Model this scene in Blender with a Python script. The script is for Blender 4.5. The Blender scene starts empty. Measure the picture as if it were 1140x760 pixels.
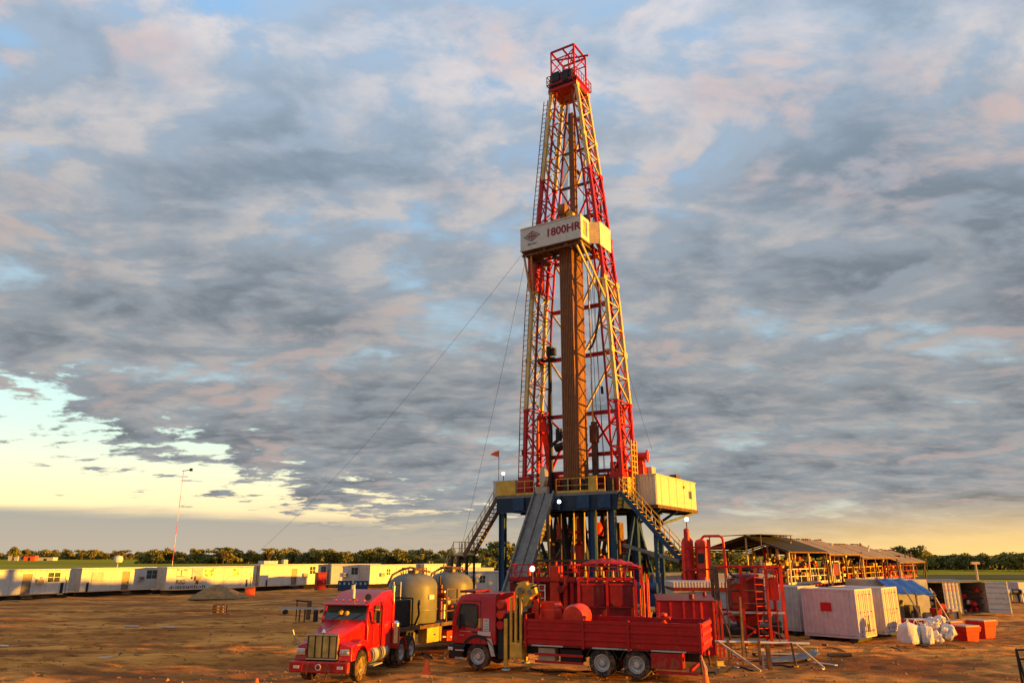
import bpy, math, random
import numpy as np
from mathutils import Vector, Matrix, Quaternion
random.seed(7)
R = math.radians
S = bpy.context.scene
col = S.collection

# ---------------------------------------------------------------- camera, sky, sun, exposure
CAMZ = 4.5
PITCH = R(16.1)
cd = bpy.data.cameras.new('camera'); cam = bpy.data.objects.new('camera', cd); col.objects.link(cam)
cd.sensor_width = 36; cd.lens = 36 * 823 / 1140; cd.clip_end = 12000; cd.clip_start = 0.1
cam.location = (0, 0, CAMZ); cam.rotation_euler = (R(90) + PITCH, 0, 0)
S.camera = cam
S.render.engine = 'CYCLES'
S.view_settings.view_transform = 'Standard'; S.view_settings.look = 'None'
S.view_settings.exposure = 1.30; S.view_settings.gamma = 1
SUN_EL, SUN_TH = 2.9, -14.0          # elevation, and angle from +X towards +Y
sl = bpy.data.lights.new('sun', 'SUN'); sl.energy = 5.0; sl.angle = R(0.6); sl.color = (1.0, 0.44, 0.02)
so = bpy.data.objects.new('sun', sl); col.objects.link(so)
sd = Vector((math.cos(R(SUN_EL)) * math.cos(R(SUN_TH)), math.cos(R(SUN_EL)) * math.sin(R(SUN_TH)), math.sin(R(SUN_EL))))
so.rotation_euler = sd.to_track_quat('Z', 'Y').to_euler(); so.location = (60, 0, 40)

W = bpy.data.worlds.new('World'); S.world = W; W.use_nodes = True
nt = W.node_tree; nt.nodes.clear()

class NG:
    """tiny node helper"""
    def __init__(s, t): s.t = t
    def n(s, typ, **kw):
        nd = s.t.nodes.new(typ)
        for k, v in kw.items():
            if k.startswith('i_'):
                key = k[2:]; nd.inputs[int(key) if key.isdigit() else key].default_value = v
            else: setattr(nd, k, v)
        return nd
    def l(s, a, b): s.t.links.new(a, b)
    def val(s, x, sock):
        if isinstance(x, (int, float)): sock.default_value = x
        else: s.l(x, sock)
    def m(s, op, a, b=0.0, c=0.0, clamp=False):
        nd = s.n('ShaderNodeMath', operation=op, use_clamp=clamp)
        s.val(a, nd.inputs[0]); s.val(b, nd.inputs[1]); s.val(c, nd.inputs[2]); return nd.outputs[0]
    def ss(s, x, lo, hi):
        nd = s.n('ShaderNodeMapRange', interpolation_type='SMOOTHSTEP')
        s.val(x, nd.inputs[0]); nd.inputs[1].default_value = lo; nd.inputs[2].default_value = hi; return nd.outputs[0]
    def mix(s, f, a, b, mode='MIX'):
        nd = s.n('ShaderNodeMix', data_type='RGBA', blend_type=mode)
        s.val(f, nd.inputs[0])
        for q, k in ((a, 6), (b, 7)):
            if isinstance(q, (tuple, list)): nd.inputs[k].default_value = (*q[:3], 1)
            else: s.l(q, nd.inputs[k])
        return nd.outputs[2]
    def noise(s, vec, scale, detail=5, rough=.55, dist=0.0, w=None):
        nd = s.n('ShaderNodeTexNoise'); nd.inputs['Scale'].default_value = scale
        nd.inputs['Detail'].default_value = detail; nd.inputs['Roughness'].default_value = rough
        nd.inputs['Distortion'].default_value = dist
        if vec is not None: s.l(vec, nd.inputs['Vector'])
        return nd.outputs['Fac']

g = NG(nt)
tc = g.n('ShaderNodeTexCoord'); sep = g.n('ShaderNodeSeparateXYZ'); g.l(tc.outputs['Generated'], sep.inputs[0])
dx, dy, dz = sep.outputs
hl = g.m('SQRT', g.m('ADD', g.m('ADD', g.m('MULTIPLY', dx, dx), g.m('MULTIPLY', dy, dy)), 1e-6))
zc = g.m('MAXIMUM', dz, 0.0)
tanE = g.m('DIVIDE', zc, hl); hx = g.m('DIVIDE', dx, hl)
inv = g.m('ADD', zc, 0.17)
cx = g.m('DIVIDE', dx, inv); cy = g.m('DIVIDE', dy, inv)
cmb = g.n('ShaderNodeCombineXYZ'); g.l(cx, cmb.inputs[0]); g.l(cy, cmb.inputs[1])
def mapped(rz, sc, loc):
    r_ = g.n('ShaderNodeMapping'); r_.inputs['Rotation'].default_value = (0, 0, R(rz)); r_.inputs['Scale'].default_value = sc; r_.inputs['Location'].default_value = loc
    g.l(cmb.outputs[0], r_.inputs['Vector']); return r_.outputs[0]
P = mapped(-18, (.85, 1.1, 1), (3.1, .4, 0))
big = g.noise(P, 1.5, 4, .5, .4)
med = g.noise(P, 4.0, 9, .58, .22)
# the same cloud field seen a little nearer the sun: its difference lights the cloud edges
P2 = mapped(-18, (.85, 1.1, 1), (3.1 + .055, .4 + .025, 0))
med2 = g.noise(P2, 4.0, 9, .58, .22)
det = g.noise(P, 10.0, 8, .64, .25)
hi = g.ss(tanE, .16, .95)
body = g.m('ADD', g.m('MULTIPLY', big, .50), g.m('ADD', g.m('MULTIPLY', med, .56), g.m('MULTIPLY', g.m('SUBTRACT', det, .5), .16)))
cover = g.ss(g.m('SUBTRACT', body, g.m('MULTIPLY_ADD', hi, .022, .0)), .34, .485)
thick = g.ss(body, .48, .64)
edge = g.m('MULTIPLY', g.m('SUBTRACT', med, med2), 5.5)
lit = g.m('ADD', g.m('ADD', .42, edge), g.m('MULTIPLY', g.m('SUBTRACT', det, .5), .55), clamp=True)
lit = g.ss(lit, .0, 1.15)
dark = g.mix(hi, (.165, .185, .210), (.31, .42, .54))
mid = g.mix(hi, (.285, .315, .345), (.42, .55, .72))
brt = g.mix(hi, (.45, .425, .41), (.82, .76, .76))
ccol = g.mix(lit, g.mix(thick, mid, dark), g.mix(thick, brt, mid))
warm = g.ss(g.noise(P, 1.7, 5, .55), .50, .66)
ccol = g.mix(g.m('MULTIPLY', g.m('MULTIPLY', warm, lit), .70), ccol, g.mix(hi, (.50, .37, .34), (.80, .58, .54)))
gap = g.mix(g.ss(tanE, .1, .8), (.36, .45, .50), (.22, .47, .80))
gap = g.mix(g.ss(big, .38, .58), gap, g.mix(.5, gap, mid))
up_col = g.mix(cover, gap, ccol)
# open sky at the lower left, below the edge of the deck
low = g.mix(g.ss(tanE, .03, .17), (.92, .70, .42), (.52, .74, .68))
low = g.mix(g.ss(tanE, .15, .28), low, (.42, .68, .76))
bound = g.m('MINIMUM', g.m('MAXIMUM', g.m('MULTIPLY_ADD', hx, -.31, -.005), .012), .215)
rag = g.m('ADD', g.m('MULTIPLY', g.m('SUBTRACT', med, .5), .34), g.m('MULTIPLY', g.m('SUBTRACT', det, .5), .20))
rag = g.m('MULTIPLY', rag, g.m('SUBTRACT', 1.0, g.m('MULTIPLY', g.ss(hx, -.1, .2), .85)))
deck = g.ss(g.m('ADD', g.m('SUBTRACT', tanE, bound), rag), -.022, .016)
sky = g.mix(deck, low, up_col)
# stratus bank just above the horizon
cmb2 = g.n('ShaderNodeCombineXYZ'); g.l(g.m('MULTIPLY', hx, 3.0), cmb2.inputs[0]); g.l(g.m('MULTIPLY', tanE, 30.0), cmb2.inputs[1]); g.l(g.m('MULTIPLY', dy, 2.0), cmb2.inputs[2])
sn = g.noise(cmb2.outputs[0], 1.0, 7, .6, .3)
bank_t = g.m('ADD', tanE, g.m('MULTIPLY', g.m('SUBTRACT', sn, .5), .05))
bank = g.m('MULTIPLY', g.ss(bank_t, -.02, .006), g.m('SUBTRACT', 1.0, g.ss(bank_t, .036, .058)))
bank = g.m('MULTIPLY', bank, g.m('SUBTRACT', 1.0, g.m('MULTIPLY', g.ss(sn, .62, .70), .8)))
sky = g.mix(g.m('MULTIPLY', bank, g.m('SUBTRACT', .95, g.m('MULTIPLY', g.ss(hx, .1, .5), .75))), sky, (.34, .365, .355))
# horizon glow, warmer to the east (right)
glow = g.m('SUBTRACT', 1.0, g.ss(tanE, .0, .10))
glowc = g.mix(g.ss(hx, -.3, .6), (.74, .55, .36), (1.08, .70, .23))
sky = g.mix(g.m('MULTIPLY', g.m('MULTIPLY', glow, glow), g.m('ADD', .42, g.m('MULTIPLY', g.ss(hx, 0, .55), .52))), sky, glowc)
nish = g.n('ShaderNodeTexSky', sky_type='NISHITA'); nish.sun_disc = False
nish.sun_elevation = R(SUN_EL); nish.sun_rotation = R(90 - SUN_TH)
b1 = g.n('ShaderNodeBackground'); g.l(nish.outputs[0], b1.inputs[0]); g.l(g.m('MULTIPLY', g.m('SUBTRACT', 1.0, g.m('MULTIPLY', g.m('MAXIMUM', g.m('MULTIPLY', deck, g.m('MULTIPLY_ADD', cover, .7, .3)), g.m('MULTIPLY', bank, .9)), .96)), .06), b1.inputs[1])
b2 = g.n('ShaderNodeBackground'); g.l(sky, b2.inputs[0]); b2.inputs[1].default_value = .41
ad = g.n('ShaderNodeAddShader'); g.l(b1.outputs[0], ad.inputs[0]); g.l(b2.outputs[0], ad.inputs[1])
wo = g.n('ShaderNodeOutputWorld'); g.l(ad.outputs[0], wo.inputs[0])

# ---------------------------------------------------------------- helpers
MATS = {}
def mat(name, c, rough=.5, metal=0.0, var=.22, dirt=.0, dirtc=(.22, .12, .06), scale=2.5, bump=.0, emit=None, grain=0.0, coat=0.0, mud=False):
    if name in MATS: return MATS[name]
    m = bpy.data.materials.new(name); m.use_nodes = True; t = m.node_tree; q = NG(t)
    b = t.nodes['Principled BSDF']; geo = q.n('ShaderNodeNewGeometry'); pos = geo.outputs['Position']
    n1 = q.noise(pos, scale, 6, .6)
    base = q.mix(q.ss(n1, .3, .7), tuple(x * (1 - var) for x in c), tuple(min(1, x * (1 + var)) for x in c))
    if dirt > 0:
        st = q.n('ShaderNodeMapping'); st.inputs['Scale'].default_value = (3.0, 3.0, .6); q.l(pos, st.inputs[0])
        n2 = q.noise(st.outputs[0], 1.6, 8, .68)
        base = q.mix(q.m('MULTIPLY', q.ss(n2, .62 - dirt * .45, .78), min(1, .55 + dirt * .5)), base, dirtc)
    if mud:   # dried mud splashed over the lower body in blotches, and a thin film of dust
        sp_ = q.n('ShaderNodeSeparateXYZ'); q.l(pos, sp_.inputs[0])
        hgt = q.m('SUBTRACT', 1.0, q.ss(sp_.outputs[2], .3, 1.5)); n4 = q.noise(pos, 5.5, 8, .7)
        base = q.mix(q.m('MULTIPLY', q.ss(q.m('ADD', n4, q.m('MULTIPLY', hgt, .16)), .60, .73), .7), base, (.22, .11, .055))
    q.l(base, b.inputs['Base Color'])
    rr = q.m('ADD', rough - .08, q.m('MULTIPLY', n1, .22), clamp=True); q.l(rr, b.inputs['Roughness'])
    b.inputs['Metallic'].default_value = metal
    if not metal and rough > .12: b.inputs['Specular IOR Level'].default_value = .28
    if coat: b.inputs['Coat Weight'].default_value = coat
    if bump > 0:
        bp = q.n('ShaderNodeBump'); bp.inputs['Strength'].default_value = 1; bp.inputs['Distance'].default_value = bump
        q.l(q.noise(pos, scale * 4, 6, .6), bp.inputs['Height']); q.l(bp.outputs[0], b.inputs['Normal'])
    if emit:
        b.inputs['Emission Color'].default_value = (*emit[0], 1); b.inputs['Emission Strength'].default_value = emit[1]
    MATS[name] = m; return m

red = mat('red_paint', (.42, .010, .012), .42, 0, .22, .22, (.16, .05, .03))
truckred = mat('truck_red', (.38, .005, .009), .34, 0, .12, .14, (.20, .07, .04), coat=.2, mud=True)
darkred = mat('dark_and_shaded_red', (.19, .007, .009), .45, 0, .25, .25)  # also used as shaded red on the pump skid
orange = mat('orange_and_sunlit_red', (.60, .035, .012), .42, 0, .2, .15)  # also used as sunlit red on the pump skid duct and tank ribs
cream = mat('cream_paint', (.60, .43, .17), .48, 0, .15, .28, (.25, .12, .05))
yellow = mat('yellow_paint', (.62, .36, .05), .5, 0, .2, .25)
white = mat('white_paint', (.55, .53, .50), .5, 0, .08, .16, (.33, .22, .14))
whitedirty = mat('worn_white_paint', (.44, .42, .39), .55, 0, .12, .35, (.28, .18, .11))
pinkwhite = mat('faded_white_paint', (.52, .44, .43), .55, 0, .10, .22, (.34, .22, .16))
navy = mat('navy_paint', (.007, .022, .05), .5, 0, .25, .25, (.06, .04, .03))
blue = mat('blue_paint', (.014, .050, .115), .5, 0, .25, .25, (.08, .06, .05))
bluetarp = mat('blue_tarpaulin', (.015, .09, .36), .5, 0, .2, .05, bump=.03)
black = mat('black_paint', (.018, .018, .02), .5, 0, .3, .15, (.09, .06, .04))
rubber = mat('rubber', (.022, .021, .02), .85, 0, .3, .35, (.16, .10, .06), scale=5, mud=True)
steel = mat('grey_steel', (.17, .150, .13), .5, .3, .25, .25, (.16, .09, .05))
galv = mat('galvanised_steel', (.45, .44, .42), .45, .5, .15, .15)
rust = mat('rusty_steel', (.13, .065, .035), .75, .2, .4, .3, (.22, .09, .03))
pipebrown = mat('drill_pipe_steel', (.22, .080, .024), .55, .2, .2, .05, (.3, .12, .05))
skidblack = mat('skid_black', (.012, .012, .012), .9, 0, .1)
chrome = mat('chrome', (.7, .68, .65), .2, 1.0, .05, .1)
grille = mat('brass_grille', (.50, .36, .12), .4, .6, .3, .3)
tank = mat('grey_green_tank_paint', (.15, .142, .115), .42, 0, .12, .18, (.16, .12, .08))
glass = mat('dark_glass', (.045, .060, .055), .08, 0, .1)
roofing = mat('weathered_roof_sheet', (.27, .19, .12), .75, 0, .2, .3, (.14, .07, .04))
tan = mat('tan_sheet', (.46, .36, .27), .7, 0, .15, .25, (.25, .15, .09))
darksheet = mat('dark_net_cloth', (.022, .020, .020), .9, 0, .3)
doghousem = mat('cream_white_paint', (.56, .51, .36), .5, 0, .06, .14, (.33, .22, .12))
sandm = mat('sand', (.27, .155, .06), .95, 0, .25, .2, (.18, .11, .06), bump=.05)
bagm = mat('white_woven_sack', (.62, .56, .54), .75, 0, .1, .15, (.4, .28, .2), scale=4, bump=.03)
barkm = mat('bark', (.10, .07, .05), .9)
lampm = mat('lamp_glow', (.9, .9, .9), .4, emit=((1, .93, .80), 9))
puddle = mat('puddle_water', (.10, .08, .06), .06, 0, .1)
conem = mat('cone_orange', (.85, .12, .03), .55, 0, .1, .1)
maroon = mat('maroon_lettering', (.24, .015, .03), .5)
blackprint = mat('black_print', (.03, .03, .035), .6)
fadedprint = mat('faded_print', (.13, .12, .12), .7, 0, .5)

def leafmat(name, c1, c2):
    m = bpy.data.materials.new(name); m.use_nodes = True; q = NG(m.node_tree); b = m.node_tree.nodes['Principled BSDF']
    geo = q.n('ShaderNodeNewGeometry'); oi = q.n('ShaderNodeObjectInfo')
    n = q.noise(geo.outputs['Position'], .35, 4, .6)
    f = q.m('ADD', q.m('MULTIPLY', n, .9), q.m('MULTIPLY', oi.outputs['Random'], .5))
    q.l(q.mix(q.ss(f, .35, 1.0), c1, c2), b.inputs['Base Color']); b.inputs['Roughness'].default_value = .8
    return m
leaf1 = leafmat('dark_leaves', (.095, .105, .018), (.19, .17, .03))
leaf2 = leafmat('olive_leaves', (.13, .135, .024), (.24, .20, .036))

class MB:
    def __init__(s): s.v = []; s.f = []
    def add(s, vs, fs):
        o = len(s.v); s.v += [tuple(v) for v in vs]; s.f += [tuple(i + o for i in f) for f in fs]; return s
    def box(s, x0, x1, y0, y1, z0, z1):
        return s.add([(x0,y0,z0),(x1,y0,z0),(x1,y1,z0),(x0,y1,z0),(x0,y0,z1),(x1,y0,z1),(x1,y1,z1),(x0,y1,z1)],
                     [(0,3,2,1),(4,5,6,7),(0,1,5,4),(1,2,6,5),(2,3,7,6),(3,0,4,7)])
    def hexa(s, p):   # 8 points, bottom four then top four, counter-clockwise
        return s.add(p, [(0,3,2,1),(4,5,6,7),(0,1,5,4),(1,2,6,5),(2,3,7,6),(3,0,4,7)])
    def bar(s, p, q, w, h=None):
        h = h or w; p = Vector(p); q = Vector(q); d = (q - p)
        if d.length < 1e-6: return s
        d.normalize(); up = Vector((0, 0, 1)) if abs(d.z) < .95 else Vector((0, 1, 0))
        a = d.cross(up).normalized() * w / 2; b = a.cross(d).normalized() * h / 2
        pts = [p - a - b, p + a - b, p + a + b, p - a + b, q - a - b, q + a - b, q + a + b, q - a + b]
        return s.add(pts, [(0,3,2,1),(4,5,6,7),(0,1,5,4),(1,2,6,5),(2,3,7,6),(3,0,4,7)])
    def tube(s, p, q, r, n=8, r2=None):
        return s.lathe([(0, 0), (r, 0), (r2 if r2 is not None else r, (Vector(q) - Vector(p)).length), (0, (Vector(q) - Vector(p)).length)], p, Vector(q) - Vector(p), n)
    def path(s, pts, r, n=6):
        for a, b in zip(pts[:-1], pts[1:]): s.tube(a, b, r, n)
        return s
    def lathe(s, prof, o=(0,0,0), ax=(0,0,1), n=16):
        ax = Vector(ax).normalized(); t = Vector((1,0,0)) if abs(ax.x) < .9 else Vector((0,1,0))
        a = ax.cross(t).normalized(); b = ax.cross(a); o = Vector(o); vs = []; fs = []; rings = []
        for r, h in prof:
            if r < 1e-5: rings.append([len(vs)]); vs.append(o + ax * h)
            else:
                rings.append(list(range(len(vs), len(vs) + n)))
                for k in range(n):
                    th = 2 * math.pi * k / n; vs.append(o + ax * h + a * (r * math.cos(th)) + b * (r * math.sin(th)))
        for A, B in zip(rings[:-1], rings[1:]):
            for k in range(n):
                k2 = (k + 1) % n
                if len(A) == 1 and len(B) == 1: continue
                if len(A) == 1: fs.append((A[0], B[k2], B[k]))
                elif len(B) == 1: fs.append((A[k], A[k2], B[0]))
                else: fs.append((A[k], A[k2], B[k2], B[k]))
        return s.add(vs, fs)
    def prism(s, poly, y0, y1, axis='y'):   # polygon in xz swept along y (or in yz swept along x, or in xy swept along z)
        n = len(poly)
        if axis == 'y': vs = [(a, y0, b) for a, b in poly] + [(a, y1, b) for a, b in poly]
        elif axis == 'x': vs = [(y0, a, b) for a, b in poly] + [(y1, a, b) for a, b in poly]
        else: vs = [(a, b, y0) for a, b in poly] + [(a, b, y1) for a, b in poly]
        fs = [tuple(range(n)), tuple(range(2 * n - 1, n - 1, -1))] + [(k, (k + 1) % n + 0, (k + 1) % n + n, k + n) for k in range(n)]
        return s.add(vs, fs)
    def ball(s, c, rx, ry, rz, n=12, m=8, noise=0.0, seed=0):
        rnd = random.Random(seed); vs = []; fs = []
        for i in range(m + 1):
            ph = math.pi * i / m
            for k in range(n):
                th = 2 * math.pi * k / n; q = 1 + rnd.uniform(-noise, noise)
                vs.append((c[0] + rx * q * math.sin(ph) * math.cos(th), c[1] + ry * q * math.sin(ph) * math.sin(th), c[2] - rz * q * math.cos(ph)))
        for i in range(m):
            for k in range(n):
                fs.append((i*n+k, i*n+(k+1)%n, (i+1)*n+(k+1)%n, (i+1)*n+k))
        return s.add(vs, fs)
    def corr(s, p, q, z0, z1, out, pitch=.28, depth=.04, th=.03):
        """corrugated wall from p to q (xy), outward normal out (xy)"""
        p = Vector((p[0], p[1])); q = Vector((q[0], q[1])); L = (q - p).length; d = (q - p) / L; o = Vector(out).normalized()
        n = max(1, round(L / pitch)); st = L / n; prof = []
        for k in range(n):
            prof += [(k * st, 0), (k * st + st * .38, 0), (k * st + st * .5, 1), (k * st + st * .88, 1)]
        prof.append((L, 0)); vs = []
        for z in (z0, z1):
            for a, b in prof:
                w = p + d * a + o * (b * depth); vs.append((w.x, w.y, z))
        m = len(prof)
        return s.add(vs, [(k, k + 1, m + k + 1, m + k) for k in range(m - 1)])

OFF = {}
def props(o, label=None, cat=None, group=None, kind=None):
    if label: o['label'] = label
    if cat: o['category'] = cat
    if group: o['group'] = group
    if kind: o['kind'] = kind
    return o
def thing(name, label, cat, loc=(0, 0, 0), yaw=0.0, group=None, off=(0, 0, 0)):
    """an Empty at the thing's base; its parts are given in the frame (loc, yaw), off being the Empty's place in that frame"""
    o = bpy.data.objects.new(name, None); col.objects.link(o); o.empty_display_size = .3
    M = Matrix.Translation(Vector(loc)) @ Matrix.Rotation(R(yaw), 4, 'Z')
    o.location = M @ Vector(off); o.rotation_euler = (0, 0, R(yaw)); OFF[o.name] = Vector(off)
    return props(o, label, cat, group)
def part(name, mb, m, par, bevel=0.0, smooth=False, label=None, seg=2, kind=None, solid=0.0):
    me = bpy.data.meshes.new(name); off = OFF.get(par.name, Vector((0, 0, 0))) if par else Vector((0, 0, 0))
    vs = [(v[0] - off.x, v[1] - off.y, v[2] - off.z) for v in mb.v] if off.length else mb.v
    me.from_pydata(vs, [], mb.f); me.materials.append(m); me.validate()
    if smooth:
        me.polygons.foreach_set('use_smooth', [True] * len(me.polygons))
        if hasattr(me, 'set_sharp_from_angle'): me.set_sharp_from_angle(angle=R(38))
    o = bpy.data.objects.new(name, me); col.objects.link(o)
    if par: o.parent = par; OFF[o.name] = off
    if bevel:
        b = o.modifiers.new('bevel', 'BEVEL'); b.width = bevel; b.segments = seg; b.limit_method = 'ANGLE'; b.angle_limit = R(40)
    if solid:
        b = o.modifiers.new('solid', 'SOLIDIFY'); b.thickness = solid
    if label: o['label'] = label
    if kind: o['kind'] = kind
    return o
UNIT = {}
def bar(name, p, q, w, m, par, h=None, rnd=False):
    """one straight member as an object of its own, sharing a unit mesh"""
    key = (m.name, rnd)
    if key not in UNIT:
        b = MB()
        if rnd: b.lathe([(0, -.5), (.5, -.5), (.5, .5), (0, .5)], n=8)
        else: b.box(-.5, .5, -.5, .5, -.5, .5)
        me = bpy.data.meshes.new('member'); me.from_pydata(b.v, [], b.f); me.materials.append(m)
        if rnd:
            me.polygons.foreach_set('use_smooth', [True] * len(me.polygons)); me.set_sharp_from_angle(angle=R(50))
        UNIT[key] = me
    p = Vector(p); q = Vector(q); d = q - p; o = bpy.data.objects.new(name, UNIT[key]); col.objects.link(o)
    o.rotation_mode = 'QUATERNION'; o.rotation_quaternion = d.to_track_quat('Z', 'Y')
    off = OFF.get(par.name, Vector((0, 0, 0))) if par else Vector((0, 0, 0))
    o.location = (p + q) / 2 - off; o.scale = (w, h or w, d.length)
    if par: o.parent = par
    return o
def copy_tree(o, par=None, label=None):
    c = o.copy(); col.objects.link(c)
    if par: c.parent = par
    if label: c['label'] = label
    for ch in list(o.children): copy_tree(ch, c)
    return c
def put(o, loc, yaw, label=None):
    c = copy_tree(o, None, label); c.location = loc; c.rotation_euler = (0, 0, R(yaw)); return c
def solo(name, mb, m, label, cat, group=None, loc=(0,0,0), yaw=0, **k):
    o = part(name, mb, m, None, **k); o.location = loc; o.rotation_euler = (0, 0, R(yaw)); return props(o, label, cat, group)
def text_mb(s, size, m, name, par, M, ext=.01, label=None):
    cu = bpy.data.curves.new(name, 'FONT'); cu.body = s; cu.size = size; cu.extrude = ext; cu.align_x = 'CENTER'; cu.align_y = 'CENTER'
    cu.offset = size * .028; cu.resolution_u = 3
    t = bpy.data.objects.new(name + '_curve', cu); col.objects.link(t)
    me = bpy.data.meshes.new_from_object(t.evaluated_get(bpy.context.evaluated_depsgraph_get()))
    bpy.data.objects.remove(t); bpy.data.curves.remove(cu)
    me.name = name; me.materials.clear(); me.materials.append(m)
    o = bpy.data.objects.new(name, me); col.objects.link(o); o.parent = par
    M = Matrix.Translation(-OFF.get(par.name, Vector((0, 0, 0)))) @ M
    o.matrix_local = M
    if label: o['label'] = label
    return o
def handrail(par, pts, m=None, h=1.05, step=1.25, w=.05, mid=True):
    """rail posts, each an object, with top and middle rails"""
    m = m or yellow
    for a, b in zip(pts[:-1], pts[1:]):
        a = Vector(a); b = Vector(b); n = max(1, round((b - a).length / step))
        for k in range(n + 1):
            p = a.lerp(b, k / n); bar('rail_post', p, p + Vector((0, 0, h)), w, m, par)
        bar('top_rail', a + Vector((0, 0, h)), b + Vector((0, 0, h)), w * 1.1, m, par)
        if mid: bar('middle_rail', a + Vector((0, 0, h * .52)), b + Vector((0, 0, h * .52)), w * .8, m, par)
        bar('kick_board', a + Vector((0, 0, .08)), b + Vector((0, 0, .08)), .02, m, par, h=.16)

# ---------------------------------------------------------------- ground
def lattice(nx, ny, seed):
    return np.random.default_rng(seed).random((nx, ny))
def vnoise(x, y, scale, seed):
    t = lattice(256, 256, seed); u = x / scale; v = y / scale
    i = np.floor(u).astype(int); j = np.floor(v).astype(int); fu = u - i; fv = v - j
    fu = fu * fu * (3 - 2 * fu); fv = fv * fv * (3 - 2 * fv)
    a = t[i % 256, j % 256]; b = t[(i + 1) % 256, j % 256]; c = t[i % 256, (j + 1) % 256]; d = t[(i + 1) % 256, (j + 1) % 256]
    return (a * (1 - fu) + b * fu) * (1 - fv) + (c * (1 - fu) + d * fu) * fv - .5
def groundz(x, y):
    x = np.asarray(x, float); y = np.asarray(y, float)
    z = .22 * vnoise(x, y, 14, 1) + .12 * vnoise(x + y * .3, y, 5, 2) + .10 * vnoise(x + 9, y, 1.7, 3) + .08 * vnoise(x, y + 5, .7, 4) + .04 * vnoise(x, y, .33, 5)
    # wheel ruts sweeping across the yard
    for c0, k, ph in ((38, .12, 0), (41.0, .10, 1), (47, .05, 2), (26.6, -.03, 4), (54, .02, 5), (61, -.06, 3), (35.5, .2, 2.2), (44, -.08, .7)):
        for s in (0, 1.9):
            d = y - (c0 + s + k * x * .6 + 1.2 * np.sin(x * .07 + ph)); z = z - .11 * np.exp(-(d / .24) ** 2) + .075 * np.exp(-((np.abs(d) - .45) / .17) ** 2)
    fade = np.clip((200 - y) / 60, 0, 1) * np.clip((130 - np.abs(x)) / 50, 0, 1)
    return (z * 1.0 - .05) * (.15 + .85 * fade)
def gz(x, y): return float(groundz(x, y))
def axis(a, b, st, lo, hi, gr=1.18):
    l = list(np.arange(a, b, st)); s = st
    while l[-1] < hi: s *= gr; l.append(l[-1] + s)
    s = st
    while l[0] > lo: s *= gr; l.insert(0, l[0] - s)
    return np.array(l)
xs = axis(-42, 34, .22, -6000, 6000); ys = axis(22, 66, .2, -3000, 9000, 1.05)
X, Y = np.meshgrid(xs, ys, indexing='ij'); Z = groundz(X, Y)
me = bpy.data.meshes.new('ground'); nx, ny = X.shape
me.vertices.add(nx * ny); me.vertices.foreach_set('co', np.stack([X, Y, Z], -1).astype(np.float32).ravel())
idx = np.arange(nx * ny).reshape(nx, ny); q4 = np.stack([idx[:-1, :-1], idx[1:, :-1], idx[1:, 1:], idx[:-1, 1:]], -1).reshape(-1)
nf = (nx - 1) * (ny - 1); me.loops.add(nf * 4); me.loops.foreach_set('vertex_index', q4.astype(np.int32))
me.polygons.add(nf); me.polygons.foreach_set('loop_start', np.arange(0, nf * 4, 4, dtype=np.int32)); me.polygons.foreach_set('loop_total', np.full(nf, 4, np.int32))
me.polygons.foreach_set('use_smooth', np.ones(nf, bool)); me.update()
gm = bpy.data.materials.new('packed_earth'); gm.use_nodes = True; q = NG(gm.node_tree); b = gm.node_tree.nodes['Principled BSDF']
geo = q.n('ShaderNodeNewGeometry'); pos = geo.outputs['Position']
mp = q.n('ShaderNodeMapping'); mp.inputs['Scale'].default_value = (.45, 1.0, 1); q.l(pos, mp.inputs[0])
n1 = q.noise(mp.outputs[0], .22, 8, .62, .6); n2 = q.noise(mp.outputs[0], 1.3, 8, .65); n3 = q.noise(pos, 9, 5, .6)
c = q.mix(q.ss(n1, .34, .68), (.25, .080, .018), (.74, .310, .070))
c = q.mix(q.m('MULTIPLY', q.ss(n2, .48, .66), .80), c, (.14, .046, .011))
c = q.mix(q.m('MULTIPLY', q.ss(n3, .58, .75), .35), c, (.70, .34, .10))
q.l(c, b.inputs['Base Color']); q.l(q.m('SUBTRACT', .97, q.m('MULTIPLY', q.ss(n1, .6, .35), .18)), b.inputs['Roughness']); b.inputs['Specular IOR Level'].default_value = .06
bp = q.n('ShaderNodeBump'); bp.inputs['Distance'].default_value = .10; bp.inputs['Strength'].default_value = 1
q.l(q.m('ADD', q.m('MULTIPLY', n2, .9), q.m('MULTIPLY', n3, .35)), bp.inputs['Height']); q.l(bp.outputs[0], b.inputs['Normal'])
me.materials.append(gm)
go = bpy.data.objects.new('ground', me); col.objects.link(go); go['kind'] = 'structure'

def fieldmat(name, ca, cb, cc):
    m = bpy.data.materials.new(name); m.use_nodes = True; q = NG(m.node_tree); b = m.node_tree.nodes['Principled BSDF']
    geo = q.n('ShaderNodeNewGeometry'); mp = q.n('ShaderNodeMapping'); mp.inputs['Scale'].default_value = (.012, .05, 1); q.l(geo.outputs['Position'], mp.inputs[0])
    n = q.noise(mp.outputs[0], 1, 8, .65); n2 = q.noise(geo.outputs['Position'], .6, 6, .6)
    b.inputs['Specular IOR Level'].default_value = 0; c = q.mix(q.ss(n, .35, .6), ca, cb); c = q.mix(q.m('MULTIPLY', q.ss(n2, .45, .7), .5), c, cc)
    q.l(c, b.inputs['Base Color']); b.inputs['Roughness'].default_value = .9; return m
fm = fieldmat('field_grass', (.27, .23, .025), (.42, .34, .04), (.19, .165, .02))
def sheet(name, pts, z, m, step=12):
    # pts: outline in xy, triangulated fan is enough for convex fields
    bb = MB(); bb.add([(x, y, z) for x, y in pts], [tuple(range(len(pts)))]); o = part(name, bb, m, None); o['kind'] = 'structure'; return o
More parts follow.
